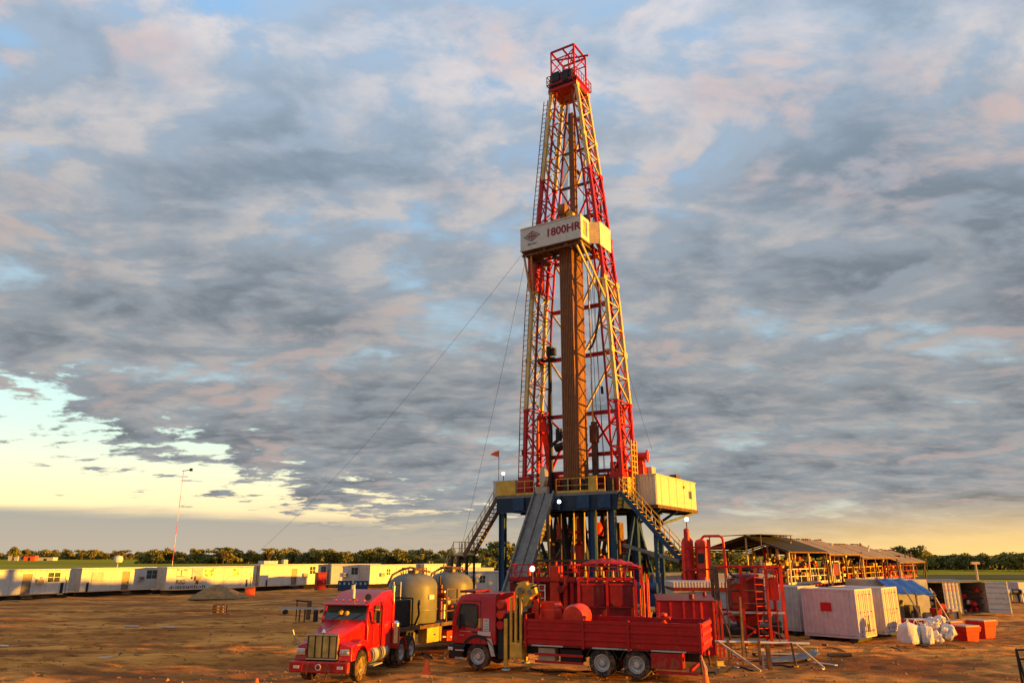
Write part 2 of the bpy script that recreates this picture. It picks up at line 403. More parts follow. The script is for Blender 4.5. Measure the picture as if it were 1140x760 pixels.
sheet('grass_field', [(-1500, 122), (-300, 128), (-120, 126), (-60, 131), (-10, 128), (20, 136), (28, 126), (70, 82), (150, 74), (900, 74), (2500, 900), (0, 2600), (-2500, 900)], .16, fm)
# dry strip in front of the right-hand trees
sheet('dry_grass_strip', [(52, 150), (180, 128), (420, 120), (700, 150), (600, 185), (200, 178), (60, 176)], .24, fieldmat('dry_grass', (.20, .15, .07), (.13, .11, .045), (.09, .08, .03)))

# ---------------------------------------------------------------- the drilling rig, frame turned 32 degrees
RIG = (5.35, 60.0, 0.0); RY = -32
FL = 9.0                                    # rig floor
# --- mast
mast = thing('drilling_mast', 'tall tapering red and cream lattice mast standing on the rig floor', 'drilling mast', RIG, RY, off=(0, 0, FL))
WZ = [(9, 4.35), (16.4, 4.1), (25, 3.55), (35, 2.55), (45.8, 1.32)]
def hw(z):
    for (a, wa), (b_, wb) in zip(WZ[:-1], WZ[1:]):
        if z <= b_: return wa + (wb - wa) * (z - a) / (b_ - a)
    return WZ[-1][1]
def dep(z): return 1.30 - .22 * max(0, z - 9) / 37.7
def inn(z): return hw(z) - (.75 - .2 * (z - 9) / 37.7)
SECT = [(9, 16.2, red), (16.2, 26.5, cream), (26.5, 37.0, red), (37.0, 45.8, cream)]
for s in (-1, 1):
    for z0, z1, m in SECT:
        if s < 0 and (z0, z1) == (26.5, 37.0): m = red
        nb = max(3, round((z1 - z0) / 1.95)); zs = [z0 + (z1 - z0) * k / nb for k in range(nb + 1)]
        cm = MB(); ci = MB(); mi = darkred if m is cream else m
        brk = [z0] + [w[0] for w in WZ if z0 < w[0] < z1] + [z1]
        for yy in (-1, 1):
            for fx in (hw, inn):
                for za, zb in zip(brk[:-1], brk[1:]):
                    (cm if fx is hw else ci).bar((s * fx(za), yy * dep(za), za), (s * fx(zb), yy * dep(zb), zb), .27 if fx is hw else .15)
            # splice collars
            cm.box(s * hw(z1) - .19, s * hw(z1) + .19, yy * dep(z1) - .19, yy * dep(z1) + .19, z1 - .22, z1 - .003)
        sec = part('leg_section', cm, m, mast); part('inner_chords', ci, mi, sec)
        for k, (za, zb) in enumerate(zip(zs[:-1], zs[1:])):
            if k % 3 == 1:
                for yy in (-1, 1): gp = MB(); gp.box(s * hw(zb) + (.142 if s > 0 else -.158), s * hw(zb) + (.158 if s > 0 else -.142), yy * dep(zb) - .3, yy * dep(zb) + .3, zb - .22, zb + .22); part('gusset_plate', gp, m, sec)
            for fx in (hw, inn):
                w = .115
                e = 1 if k % 2 else -1
                if fx is hw or k % 2: bar('cross_brace', (s * fx(za), -e * dep(za), za), (s * fx(zb), e * dep(zb), zb), w if fx is hw else .07, m if fx is hw else mi, sec)
                if fx is hw: bar('cross_brace', (s * fx(za), e * dep(za), za), (s * fx(zb), -e * dep(zb), zb), .08, red if s > 0 else m, sec)
                bar('girt', (s * fx(zb), -dep(zb), zb), (s * fx(zb), dep(zb), zb), .1, m if fx is hw else mi, sec)
            for yy in (-1, 1):
                e = (za, zb) if k % 2 else (zb, za)
                bar('cross_brace', (s * hw(e[0]), yy * dep(e[0]), e[0]), (s * inn(e[1]), yy * dep(e[1]), e[1]), .07, m, sec)
                bar('girt', (s * hw(zb), yy * dep(zb), zb), (s * inn(zb), yy * dep(zb), zb), .09, m, sec)
# rear beams between the legs with V bracing
BZ = [10.6, 12.4, 15.8, 20.8, 25.1, 29.6, 33.6, 36.9, 40.4, 43.6]
for k, z in enumerate(BZ):
    m = red if z < 30 else rust
    bar('back_beam', (-inn(z), dep(z), z), (inn(z), dep(z), z), .30 if z < 34 else .2, m, mast)
    if 15 < z < 34: bar('back_beam', (-inn(z), -dep(z) * .1, z + .1), (-inn(z) + .01, dep(z), z + .1), .12, m, mast)
for za, zb in zip(BZ[1:-1], BZ[2:]):
    m = red if za < 13 or 29 < za < 36 else cream
    for s in (-1, 1):
        bar('back_brace', (s * inn(zb), dep(zb) - .03, zb), (0, dep(za) - .03, za), .15, m, mast)
        if za > 29: bar('back_brace', (s * inn(za), dep(za) - .03, za), (0, dep(zb) - .03, zb), .10, m, mast)
for s in (-1, 1):
    bar('back_brace', (s * inn(10.6), dep(10.6), 10.6), (s * .9, dep(12), 15.7), .17, red, mast)
# raised foot plates of the legs
for s in (-1, 1):
    f = MB(); f.prism([(s * 4.75, 9), (s * 3.4, 9), (s * 3.55, 10.6), (s * 4.55, 10.6)], -1.75, -1.05); f.prism([(s * 4.75, 9), (s * 3.4, 9), (s * 3.55, 10.6), (s * 4.55, 10.6)], 1.05, 1.75)
    part('foot_plate', f, red, mast)
    st = MB(); st.bar((s * 3.75, .7, 16.1), (s * 3.2, 1.0, 12.2), .55, .35); st.bar((s * 3.2, 1.0, 12.2), (s * 3.9, 1.5, 9.3), .5, .3)
    part('strut', st, orange, mast, bevel=.04)
    # folding cylinders lying inside the red base section
    cy = MB(); cy.tube((s * 4.0, .4, 9.4), (s * 3.85, .2, 14.4), .16, 10); cy.tube((s * 3.85, .2, 14.4), (s * 3.8, .15, 15.9), .09, 8)
    part('raising_cylinder', cy, orange, mast, smooth=True)
sh = MB(); sh.box(-4.1, -3.5, -.9, 1.1, 26.9, 30.2); part('cable_box', sh, orange, mast, bevel=.05)
# ladder on the far left leg
lad = MB(); lx = lambda z: -hw(z) - .42
for k in range(2):
    for za, zb in zip([9, 16.4, 25, 35], [16.4, 25, 35, 45.3]):
        lad.bar((lx(za) - k * .40, -.9, za), (lx(zb) - k * .40, -.9, zb), .06)
ladder = part('ladder', lad, rust, mast)
z = 9.3
while z < 45.2: bar('rung', (lx(z), -.9, z), (lx(z) - .40, -.9, z), .05, rust, ladder, rnd=True); z += .45
for z in (12, 16, 20, 24, 28, 32, 36, 40, 44): bar('ladder_bracket', (lx(z), -.9, z), (-hw(z), -.9, z), .06, rust, mast)
# crown: water table, sheaves, cage
cr = MB(); cr.box(-1.45, 1.45, -1.35, 1.35, 46.7, 47.0); cr.box(-1.4, 1.4, -1.3, -1.1, 47.0, 47.5); cr.box(1.25, 1.45, -1.3, 1.3, 47.003, 47.55); cr.box(-1.45, -1.25, -1.3, 1.3, 47.003, 47.55)
crown = part('crown_block', cr, red, mast)
for k in range(6):
    w = MB(); w.lathe([(0, -.06), (.62, -.06), (.56, 0), (.62, .06), (0, .06)], (-.75 + k * .3, 0, 47.45), (1, 0, 0), 18); part('sheave', w, black, crown, smooth=True)
bk = MB(); bk.box(-1.15, 1.0, -1.05, 1.0, 46.9, 48.2); bk.box(-.9, .5, -1.15, .2, 48.0, 48.35); part('sheave_guard', bk, black, crown, bevel=.08)
cg = mast
for x in (-1.2, 1.2):
    for y in (-1.2, 1.2): bar('cage_post', (x, y, 47), (x, y, 51.0), .13, red, cg)
for z, w in ((51.0, .15), (50.1, .08)):
    for s in (-1, 1):
        bar('cage_rail', (-1.2, s * 1.2, z), (1.2, s * 1.2, z), w, red, cg); bar('cage_rail', (s * 1.2, -1.2, z), (s * 1.2, 1.2, z), w, red, cg)
bar('cage_rail', (-1.2, 0, 50.95), (2.1, 0, 50.2), .13, red, cg); bar('cage_rail', (0, -1.2, 51), (0, 1.2, 51), .13, red, cg)
for s in (-1, 1):
    bar('cage_brace', (s * 1.2, -1.2, 51), (0, 0, 49), .09, red, cg); bar('cage_brace', (s * 1.2, 1.2, 51), (0, 0, 49), .09, red, cg)
bar('cage_brace', (-1.2, -1.2, 48.7), (1.2, -1.2, 50.6), .07, red, cg)
hk = MB(); hk.box(-.25, .25, -.25, .25, 48.6, 49.4); hk.tube((0, 0, 49.3), (0, 0, 50.9), .06); part('gin_pole_block', hk, darkred, cg)
handrail(cg, [(-1.55, -1.5, 47.25), (1.55, -1.5, 47.25), (1.55, 1.5, 47.25), (-1.55, 1.5, 47.25), (-1.55, -1.5, 47.25)], red, 1.0, .5, .05)
for ch in list(mast.children):
    if ch.name.split('.')[0] in ('crown_block', 'cage_post', 'cage_rail', 'cage_brace', 'gin_pole_block') or (ch.name.split('.')[0] in ('rail_post', 'top_rail', 'middle_rail', 'kick_board') and ch.location.z > 37): ch.location.z -= .93
sd_ = MB(); sd_.box(-1.25, 1.15, -1.48, -1.37, 46.15, 47.35); sd_.box(-1.0, -.2, -1.62, -1.48, 46.5, 47.5); sd_.box(.1, .7, -1.56, -1.48, 46.3, 47.45); part('sheave_shroud', sd_, black, mast, bevel=.04)
# racking board with its wind wall
rb = MB(); rb.box(-3.2, 2.5, -3.42, -2.6, 29.35, 29.5); rb.box(-3.2, -2.4, -2.6, .4, 29.351, 29.5); rb.box(1.75, 2.5, -2.6, .9, 29.352, 29.5)
rb.box(-2.4, -.35, -2.6, -1.3, 29.36, 29.47)
for k in range(9): rb.box(-.25 + k * .22, -.14 + k * .22, -2.6, -.3, 29.36, 29.47)
board = part('racking_board', rb, rust, mast)
for x in (-3.0, -1.0, 1.0, 2.3): bar('platform_beam', (x, -3.4, 29.22), (x, .3, 29.22), .2, rust, board)
for y in (-3.3, -1.6): bar('platform_beam', (-3.2, y, 29.06), (2.5, y, 29.06), .14, rust, board)
pn = MB(); pn.box(-3.25, 2.55, -3.52, -3.45, 29.45, 31.5); wall = part('wind_wall', pn, white, mast)
for z in (29.45, 31.47): bar('wall_trim', (-3.27, -3.53, z), (2.57, -3.53, z), .09, white, wall)
e = MB(); e.box(-3.25, -3.18, -3.45, -.2, 29.45, 31.5); part('wind_wall', e, white, mast)
e = MB()
for y0, y1, z0, z1 in ((-3.44, -3.1, 29.45, 31.5), (-2.35, -2.0, 29.45, 31.5), (-3.1, -2.35, 29.45, 29.85), (-3.1, -2.35, 31.15, 31.5)): e.box(2.48, 2.55, y0, y1, z0, z1)
part('wind_wall', e, white, mast)
e = MB(); e.box(2.40, 2.44, -3.1, -2.35, 29.85, 31.15); part('wall_grating', e, yellow, mast)
e = MB(); e.hexa([(2.55, -2.0, 29.45), (3.25, -1.5, 29.45), (3.2, -1.45, 29.45), (2.5, -1.95, 29.45), (2.55, -2.0, 31.4), (3.25, -1.5, 31.4), (3.2, -1.45, 31.4), (2.5, -1.95, 31.4)]); part('wind_wall', e, tan, mast)
e = MB(); e.box(3.22, 3.30, -1.49, .7, 29.35, 31.5); part('wind_wall', e, white, mast)
TM = Matrix.Translation((.88, -3.527, 30.50)) @ Matrix.Rotation(R(90), 4, 'X')
text_mb('1800HR', .98, maroon, 'lettering', wall, TM)
lg = MB()
def ringd(cx_, cz_, a, b_, t):
    o_ = [(cx_ - a, cz_), (cx_, cz_ - b_), (cx_ + a, cz_), (cx_, cz_ + b_)]; i_ = [(cx_ - a + t * 1.7, cz_), (cx_, cz_ - b_ + t), (cx_ + a - t * 1.7, cz_), (cx_, cz_ + b_ - t)]
    for k in range(4):
        k2 = (k + 1) % 4; P4 = [o_[k], o_[k2], i_[k2], i_[k]]; lg.prism(P4, -3.535, -3.527)
ringd(-2.1, 30.62, .80, .50, .07)
part('logo_outline', lg, blackprint, wall)
lg = MB(); ringd(-2.1, 30.62, .52, .36, .06)
lg.box(-2.16, -2.04, -3.535, -3.527, 30.38, 30.86); lg.box(-2.45, -1.75, -3.536, -3.528, 30.58, 30.66); lg.box(-2.33, -2.25, -3.535, -3.527, 30.48, 30.76); lg.box(-1.95, -1.87, -3.535, -3.527, 30.48, 30.76)
part('logo_emblem', lg, maroon, wall)
lg = MB()
for k, w in enumerate((.10, .07, .09, .06, .1, .08, .09)): lg.box(-2.5 + k * .125, -2.5 + k * .125 + w, -3.535, -3.527, 29.85, 29.95 + .03 * (k % 2))
part('small_print', lg, blackprint, wall)
# diving board, braces under the board
for p, q_ in (((-3.1, -3.2, 29.2), (-hw(25.6), -dep(25), 25.6)), ((-2.4, -3.2, 29.2), (-hw(26.4), -dep(25), 26.4)), ((2.4, -3.3, 29.2), (hw(24.4), -dep(25), 24.4)), ((1.9, -3.3, 29.2), (inn(25.4), -dep(25), 25.4)), ((2.4, -.2, 29.2), (hw(25), dep(25), 25))):
    bar('board_brace', p, q_, .14, cream, mast)
# guide beam, standpipe, hoses and tools in the mast
gb = MB(); gb.box(.05, .55, -.45, -.05, 9.2, 43.5); gb.box(-.05, .65, -.25, -.15, 12, 43.5); part('guide_beam', gb, pipebrown, mast)
for z in (38, 31, 22): bar('guide_clamp', (.3, -.25, z), (.3, 1.2, z), .22, rust, mast)
blk = thing('travelling_block', 'brown travelling block hanging inside the mast just above the white board', 'travelling block', RIG, RY, off=(-.3, -1.2, 31.6))
w = MB(); w.lathe([(0, -.28), (.75, -.28), (.75, .28), (0, .28)], (-.15, -1.25, 33.3), (1, 0, 0), 18); w.box(-.4, .12, -1.75, -.75, 31.6, 33.2); part('block_shell', w, pipebrown, blk, bevel=.05, smooth=True)
w = MB(); w.box(.15, .75, -1.5, -.9, 31.7, 33.1); part('block_sunlit_side', w, yellow, blk, bevel=.05)  # yellow side paints sunlight onto the brown block
for k in range(6):
    w = MB(); w.tube((-.35 + k * .09, -1.2, 33.9), (-.35 + k * .12, -.2, 47.2), .02, 5); part('drilling_line', w, black, blk)
w = MB(); w.tube((-3.0, .9, 9.2), (-3.0, .9, 21.6), .17, 10)
w.tube((-4.0, .9, 20.7), (-2.5, .9, 20.9), .16, 10); w.tube((-3.9, .9, 20.5), (-3.9, .9, 21.0), .3, 10); w.tube((-3.0, .9, 21.2), (-3.0, .9, 22.0), .3, 10); w.tube((-2.6, .9, 21.2), (-2.6, .9, 21.8), .25, 10)
sp = part('standpipe', w, black, mast, smooth=True)
w = MB()
w.path([(1.1 + 1.6 * math.sin(k / 14 * math.pi * .5), .2, 21.0 + 13 * (k / 14) ** 2) for k in range(15)], .09, 6); part('rotary_hose', w, black, mast, smooth=True)
for x, y, x2, y2, z2 in ((1.6, .5, 1.1, .3, 46.8), (2.0, .6, 1.2, .5, 46.8), (2.3, .2, .9, .2, 46.8), (1.2, .8, .7, .6, 46.8)):
    w = MB(); w.tube((x, y, 9.2), (x2, y2, z2), .022, 5); part('wire_line', w, black, mast)
w = MB(); w.tube((2.05, .6, 17.2), (2.02, .6, 17.8), .12); part('line_weight', w, black, mast); w = MB(); w.tube((-1.9, .3, 13.6), (-1.9, .3, 14.6), .28, 8); w.bar((-2.7, .3, 13.2), (-1.2, .3, 14.2), .22); w.tube((-2.2, .3, 13), (-1.4, .3, 13.2), .35, 8); part('hanging_tongs', w, black, mast)
w = MB(); w.box(1.15, 1.55, .1, .5, 10.3, 14.9); w.box(1.05, 1.65, 0, .6, 13.2, 14.6); part('tool_housing', w, rust, mast, bevel=.04)
for k in range(8): bar('service_loop', (1.25 + .05 * (k % 2), .3, 14.9 + k * 1.6), (1.2 + .05 * ((k + 1) % 2), .3, 16.5 + k * 1.6), .12, cream, mast, rnd=True)

# --- racked drill pipe: each stand a thing
dp = MB(); dp.tube((0, 0, 0), (0, 0, 22.9), .072, 7)
for z in (.4, 9.3, 18.4): dp.tube((0, 0, z), (0, 0, z + .5), .09, 7)
dpm = part('drill_pipe', dp, pipebrown, None, smooth=True)
Mr = Matrix.Translation(Vector(RIG)) @ Matrix.Rotation(R(RY), 4, 'Z')
first = True
for i in range(8):
    for j in range(13):
        if 1 < i < 7 and 1 < j < 12: continue
        o = dpm if first else dpm.copy()
        if not first: col.objects.link(o)
        first = False
        o.location = Mr @ Vector((-.02 + i * .155 + (j % 2) * .01 - .03, -2.35 + j * .16, FL + .02)); o.rotation_euler = (0, 0, i + j)
        props(o, 'rust brown drill pipe stand racked upright in the bundle inside the mast', 'drill pipe', 'drill pipe stands racked in the mast')
# belly strap is part of the board

# --- substructure
sub = thing('substructure', 'dark blue steel substructure carrying the rig floor and its yellow railings', 'rig substructure', RIG, RY)
X0, X1, Y0, Y1 = -5.5, 4.9, -3.6, 5.2
w = MB(); w.box(X0, X1, Y0, Y1, FL - .22, FL); part('deck_plate', w, steel, sub)
for y in (Y0 + .12, 0.2, Y1 - .12):
    w = MB(); w.box(X0, X1, y - .12, y + .12, FL - 1.25, FL - .225); w.box(X0, X1, y - .22, y + .22, FL - 1.32, FL - 1.252); part('floor_girder', w, navy, sub)
for x in (-5.38, -2.4, 1.2, 4.78):
    w = MB(); w.box(x - .14, x + .14, Y0 + .245, Y1 - .245, FL - 1.2, FL - .23); part('floor_girder', w, navy, sub)
for x in (-3.4, -.2, 2.2, 3.9):
    w = MB(); w.box(x - .5, x + .5, Y0 - .16, Y0 - .003, FL - 1.2, FL - .24); part('stiffener_plate', w, blue, sub)
bx_ = [(-5.1, -3.3), (-4.5, .2), (-3.2, 4.9), (-4.5, 4.9), (2.7, -3.3), (4.3, -3.3), (4.5, .4), (4.5, 4.9), (2.2, 4.9)]
for x, y in bx_:
    w = MB(); w.box(x - .25, x + .25, y - .06, y + .06, .5, FL - 1.33); w.box(x - .25, x - .20, y - .2, y + .2, .5, FL - 1.33); w.box(x + .20, x + .25, y - .2, y + .2, .5, FL - 1.33); part('column', w, blue, sub)
for y in (-3.3, .2, 4.9):
    bar('base_beam', (-5.4, y, .28), (5.4, y, .28), .5, blue, sub)
for x in (-4.5, 4.5): bar('base_beam', (x, -3.6, .75), (x, 5.2, .75), .42, blue, sub)
for x, ya, yb in ((-4.5, -3, .1), (-4.5, 4.7, .3), (4.5, -3, .3), (4.5, 4.7, .5)):
    bar('diagonal_brace', (x, ya, 1), (x, yb, 7.5), .22, blue, sub)
rs0 = random.Random(13)
# folding legs of the floor, dark and tan
for a, b_, wd, m in (((-1.2, -1.8, .6), (-2.3, -1.0, 7.6), .42, rust), ((.2, -1.8, .6), (-.9, -1.2, 7.6), .42, black), ((-2.2, 1.2, .6), (-1.0, 1.8, 7.6), .42, tan), ((1.9, -1.6, .6), (.6, -.9, 7.6), .36, black), ((3.0, 1.2, .6), (2.0, 2, 7.6), .36, rust), ((-3.2, 3.8, .6), (-2.4, 3, 7.6), .3, black), ((.6, 3.4, .6), (1.6, 3, 7.6), .3, steel)):
    bar('folding_leg', a, b_, wd, m, sub)
for x0, x1, y in ((-3.6, -.6, 2.6), (-.2, 2.6, 2.8), (1.0, 3.6, -.6), (-3.4, -1.2, .4), (2.6, 4.3, 3.6)):
    for a, b_ in (((x0, y, .5), ((x0 + x1) / 2, y, 7.5)), ((x1, y, .5), ((x0 + x1) / 2, y, 7.5)), ((x0 * .75 + x1 * .25, y, 4), (x1 * .75 + x0 * .25, y, 4)), ((x0, y, .6), (x1 * .75 + x0 * .25, y, 4))):
        bar('frame_member', a, b_, .24, rs0.choice((black, rust, navy, black)), sub)
for a, b_ in (((-4.4, -2.9, 4.1), (4.4, -2.9, 4.1)), ((-4.4, 3, 4.6), (4.4, 3, 4.6)), ((-3.4, -1, 5.6), (3.4, -1, 5.6))): bar('tie_beam', a, b_, .18, rust, sub)
for x in (-2.5, -1.6, -.6, .5, 1.4, 2.4, 3.3): bar('service_pipe', (x, -2.2 + .3 * (x % 1), .5), (x + .1, -2.2, 7.6), .13, cream if int(x * 7) % 2 else rust, sub, rnd=True)
rs_ = random.Random(77)
for k in range(60):
    x = rs_.uniform(-4, 4.2); y = rs_.uniform(-1.5, 4.6); z = rs_.uniform(.4, 3); d = rs_.choice(((0, 0, 1), (0, 0, 1), (1, 0, 0), (.6, 0, .8))); L = rs_.uniform(1.0, 4.2); r_ = rs_.uniform(.06, .17)
    x2 = max(-4.3, min(4.3, x + d[0] * L)); bar('service_pipe', (x, y, z), (x2, y, min(7.5, z + d[2] * L + .01)), r_ * 2, rs_.choice((rust, black, red, cream, orange, steel, darkred)), sub, rnd=True)
for k in range(14):
    x = rs_.uniform(-3.8, 3.8); y = rs_.uniform(0, 4.4); z = rs_.choice((.3, .5, 4.7, 5.6)); w = MB(); w.box(x - rs_.uniform(.2, .7), x + rs_.uniform(.2, .6), y - .4, y + .4, z, z + rs_.uniform(.5, 1.5)); part('equipment_box', w, rs_.choice((rust, black, darkred, orange, steel)), sub, bevel=.04)
handrail(sub, [(X0 + .1, Y0 + .1, FL), (-2.15, Y0 + .1, FL)], step=.85)
handrail(sub, [(-.15, Y0 + .1, FL), (X1 - 1.0, Y0 + .1, FL)], step=.95)
handrail(sub, [(X1 - .1, Y0 + 1.3, FL), (X1 - .1, Y1 - .1, FL), (X0 + .1, Y1 - .1, FL), (X0 + .1, Y0 + 1.3, FL)], step=1.6)
w = MB(); w.box(X0 + .0, X0 + 1.75, Y0 - .02, Y0 + .04, FL + .02, FL + 1.1); part('rail_panel', w, yellow, sub, label='solid yellow railing panel at the left corner')
w = MB(); w.box(2.6, 3.3, Y0 + .02, Y0 + .08, FL + .02, FL + 1.15); part('rail_panel', w, yellow, sub)
w = MB(); w.box(X1 - .06, X1 - .02, -1.6, .2, FL + .02, FL + 1.15); part('rail_panel', w, yellow, sub)
for k in range(9): bar('ladder_rung', (4.99, -.9, FL + .3 + k * .42), (4.99, .1, FL + .3 + k * .42), .07, yellow, sub)
for y in (-.9, -.4, .1): bar('ladder_frame', (4.99, y, FL - 1), (4.99, y, FL + 4.0), .1, yellow, sub)
# under-floor glow of equipment: blowout preventer
bop = thing('blowout_preventer', 'stack of red and orange valve bodies under the rig floor', 'blowout preventer', RIG, RY, off=(.2, -.2, 0))
w = MB(); w.lathe([(0, .2), (.9, .2), (.9, .5), (.35, .6), (.35, 1.6), (.85, 1.7), (.85, 3.0), (.6, 3.1), (.6, 3.5), (.9, 3.6), (.95, 4.6), (.8, 5.2), (.35, 5.4), (.35, 7.3), (0, 7.3)], (.2, -.2, 0), (0, 0, 1), 20); part('body', w, orange, bop, smooth=True)
for z in (2.3, 4.1):
    for s in (-1, 1):
        w = MB(); w.tube((.2, -.2, z), (.2 + s * 1.7, -.2, z), .32, 12); w.tube((.2 + s * 1.7, -.2, z), (.2 + s * 1.85, -.2, z), .42, 12); part('ram_housing', w, orange, bop, smooth=True)
w = MB(); w.lathe([(0, 5.9), (.5, 5.9), (.55, 6.5), (.3, 6.9), (0, 6.9)], (1.9, -.9, 0), (0, 0, 1), 16); w.lathe([(0, 5.7), (.45, 5.7), (.45, 6.8), (0, 6.9)], (-1.0, -1.1, 0), (0, 0, 1), 16); w.tube((-1, -1.1, 6.2), (1.9, -.9, 6.2), .12, 8); part('accumulator_drum', w, orange, bop, smooth=True)
# floor equipment
def rigobj(name, w, m, label, cat, **k):
    """a mesh standing on the rig frame, origin at its own base"""
    vx = [v[0] for v in w.v]; vy = [v[1] for v in w.v]; vz = [v[2] for v in w.v]
    o_ = Vector(((min(vx) + max(vx)) / 2, (min(vy) + max(vy)) / 2, min(vz))); w.v = [tuple(Vector(v) - o_) for v in w.v]
    o = part(name, w, m, None, **k); o.location = Mr @ o_; o.rotation_euler = (0, 0, R(RY)); return props(o, label, cat)
t = thing('drawworks', 'red winch drum and guard at the right rear of the rig floor', 'winch', RIG, RY, off=(5.2, 3, FL))
w = MB(); w.lathe([(0, -.5), (.5, -.5), (.5, -.4), (.3, -.35), (.3, .35), (.5, .4), (.5, .5), (0, .5)], (4.9, 1.4, FL + 3.0), (1, .2, 0), 20); part('drum', w, orange, t, smooth=True)
w = MB(); w.box(3.9, 5.2, .9, 2.6, FL + .01, FL + 2.2); w.box(4.4, 5.1, 1.1, 1.7, FL + 2.2, FL + 2.7); w.bar((4.4, 1.0, FL + 2), (4.3, .9, FL + 3.3), .22); part('frame', w, orange, t, bevel=.06)
w = MB(); w.box(-3.6, -2.4, 1.0, 4.0, FL + .01, FL + 1.9); w.box(-1.8, 1.4, 2.4, 4.6, FL + .01, FL + 1.7); rigobj('engine_housing', w, darkred, 'dark red engine housings behind the railing at the back of the rig floor', 'machine', bevel=.08)
w = MB(); w.tube((-1.6, -2.9, FL), (-1.6, -2.9, FL + 1.3), .12, 8); w.lathe([(0, 0), (.85, 0), (.85, .3), (0, .3)], (-1.75, -2.9, FL + 1.35), (.5, .5, 0), 16); w.box(-2.3, -1.2, -3.1, -2.7, FL, FL + .6); rigobj('tugger_winch', w, tan, 'round tan winch guard standing at the head of the pipe ramp', 'winch', bevel=.03)
w = MB(); w.corr((-7.2, -1.5), (-5.1, -1.5), FL + .1, FL + 1.35, (0, -1), .3, .04); w.box(-7.2, -5.1, -1.47, .7, FL + .1, FL + 1.35); w.box(-7.25, -5.05, -1.55, .75, FL + 1.353, FL + 1.42); w.box(-7.2, -5.52, -1.4, .6, FL - .15, FL + .1); rigobj('floor_cabin', w, white, 'small white cabin on the left end of the rig floor', 'cabin')
w = MB()
for a in ((1.6, -2.6), (2.3, -2.9), (3.7, -2.0), (.4, -2.8)): w.box(a[0] - .25, a[0] + .25, a[1] - .2, a[1] + .2, FL + .005, FL + 1.1)
w.box(2.9, 3.7, -.3, .5, FL, FL + 2.5); rigobj('control_console', w, black, 'black driller consoles behind the yellow front railing', 'console', bevel=.04)
w = MB(); w.box(-1, 4.6, 3.9, 4.1, FL + 1.7, FL + 1.85); w.box(-3.6, 3.6, 1.2, 1.4, FL + 1.9, FL + 2.2); w.box(-3.6, 3.6, 1.45, 1.6, FL + 1.2, FL + 1.35)
for x in (-3.4, -1.4, 2, 3.5): w.box(x - .07, x + .07, 1.25, 1.38, FL, FL + 1.9)
rigobj('beam_rack', w, red, 'low red beam rack spanning between the feet of the mast', 'rack')

# --- doghouse
dh = thing('doghouse', 'white corrugated driller cabin cantilevered off the right side of the rig floor', 'cabin', RIG, RY, off=(5.6, 4.5, 8.1))
dx0, dx1, dy0, dy1, dz0, dz1 = 4.55, 6.5, 0, 9.0, 8.15, 10.35
w = MB(); w.box(dx0, dx1 - .05, dy0 + .05, dy1, dz0, dz1 - .05); part('wall', w, doghousem, dh)
w = MB(); w.corr((dx0, dy0), (dx1, dy0), dz0, dz1, (0, -1), .26, .045); part('corrugated_end', w, doghousem, dh)
w = MB(); w.box(dx1 - .05, dx1 + .03, dy0, 7.2, dz0, dz1); w.box(dx1 - .05, dx1 + .03, 7.9, dy1, dz0, dz1); w.box(dx1 - .05, dx1 + .03, 7.2, 7.9, dz0, 9.0); w.box(dx1 - .05, dx1 + .03, 7.2, 7.9, 9.6, dz1); part('wall', w, doghousem, dh)
w = MB(); w.box(dx1 - .03, dx1, 7.2, 7.9, 9.0, 9.6); win = part('window', w, glass, dh)
for a in ((7.15, 7.2, 8.95, 9.65), (7.9, 7.95, 8.95, 9.65)):
    w = MB(); w.box(dx1 + .03, dx1 + .06, *a); part('frame', w, white, win)
w = MB(); w.box(dx1 + .03, dx1 + .08, 5.9, 6.2, 9.75, 9.95); part('lamp_box', w, rust, dh)
w = MB(); w.box(dx0 - .05, dx1 + .08, dy0 - .08, dy1 + .05, dz1 + .003, dz1 + .08); part('roof', w, doghousem, dh)
for y in (.9, 2.6, 4.3, 6.0, 7.7): w = MB(); w.box(dx1 + .033, dx1 + .05, y, y + .04, dz0, dz1); part('panel_seam', w, whitedirty, dh)
w = MB(); w.box(dx0 - .3, dx1 + .12, dy0 - .1, dy1 + .1, dz0 - .25, dz0 - .003); part('floor_frame', w, rust, dh)
for y in (.6, 4.2, 8.2): bar('bracket', (dx1, y, dz0 - .3), (4.9, min(y, 5.1), 6.9), .18, blue, dh); bar('bracket', (dx1, y, dz0 - .33), (4.5, y, dz0 - .33), .16, black, dh)
w = MB(); w.box(4.9, 5.6, 1.6, 2.4, dz1 + .08, dz1 + .8); part('air_unit', w, tan, dh, bevel=.03); w = MB(); w.box(5.6, 6.2, 5.4, 6.3, dz1 + .08, dz1 + .5); part('air_unit', w, rust, dh, bevel=.03)

# --- pipe ramp
rp = thing('pipe_ramp', 'long sloping grey steel pipe ramp leaning against the front of the rig floor', 'ramp', RIG, RY, off=(-1.15, -8.3, 0))
ra, rb_ = (-3.65, 8.95), (-8.6, 1.15)
def rpt(t, x, up=0): return (x, ra[0] + (rb_[0] - ra[0]) * t - up * .84, ra[1] + (rb_[1] - ra[1]) * t + up * .53)
w = MB(); w.hexa([rpt(0, -1.95, -.15), rpt(0, -.35, -.15), rpt(1, -.35, -.15), rpt(1, -1.95, -.15), rpt(0, -1.95), rpt(0, -.35), rpt(1, -.35), rpt(1, -1.95)]); part('slide_plate', w, steel, rp)
for x in (-2.0, -1.15, -.3): bar('side_rail', rpt(-.02, x, .0), rpt(1.02, x, .0), .14, steel, rp, h=.35 if x != -1.15 else .18)
for k in range(9): bar('cross_rib', rpt(k / 8, -2.1, -.22), rpt(k / 8, -.2, -.22), .14, rust, rp)
for x in (-2.0, -.3): bar('prop', (x, -8.4, .2), (x, -8.5, 1.2), .2, rust, rp)
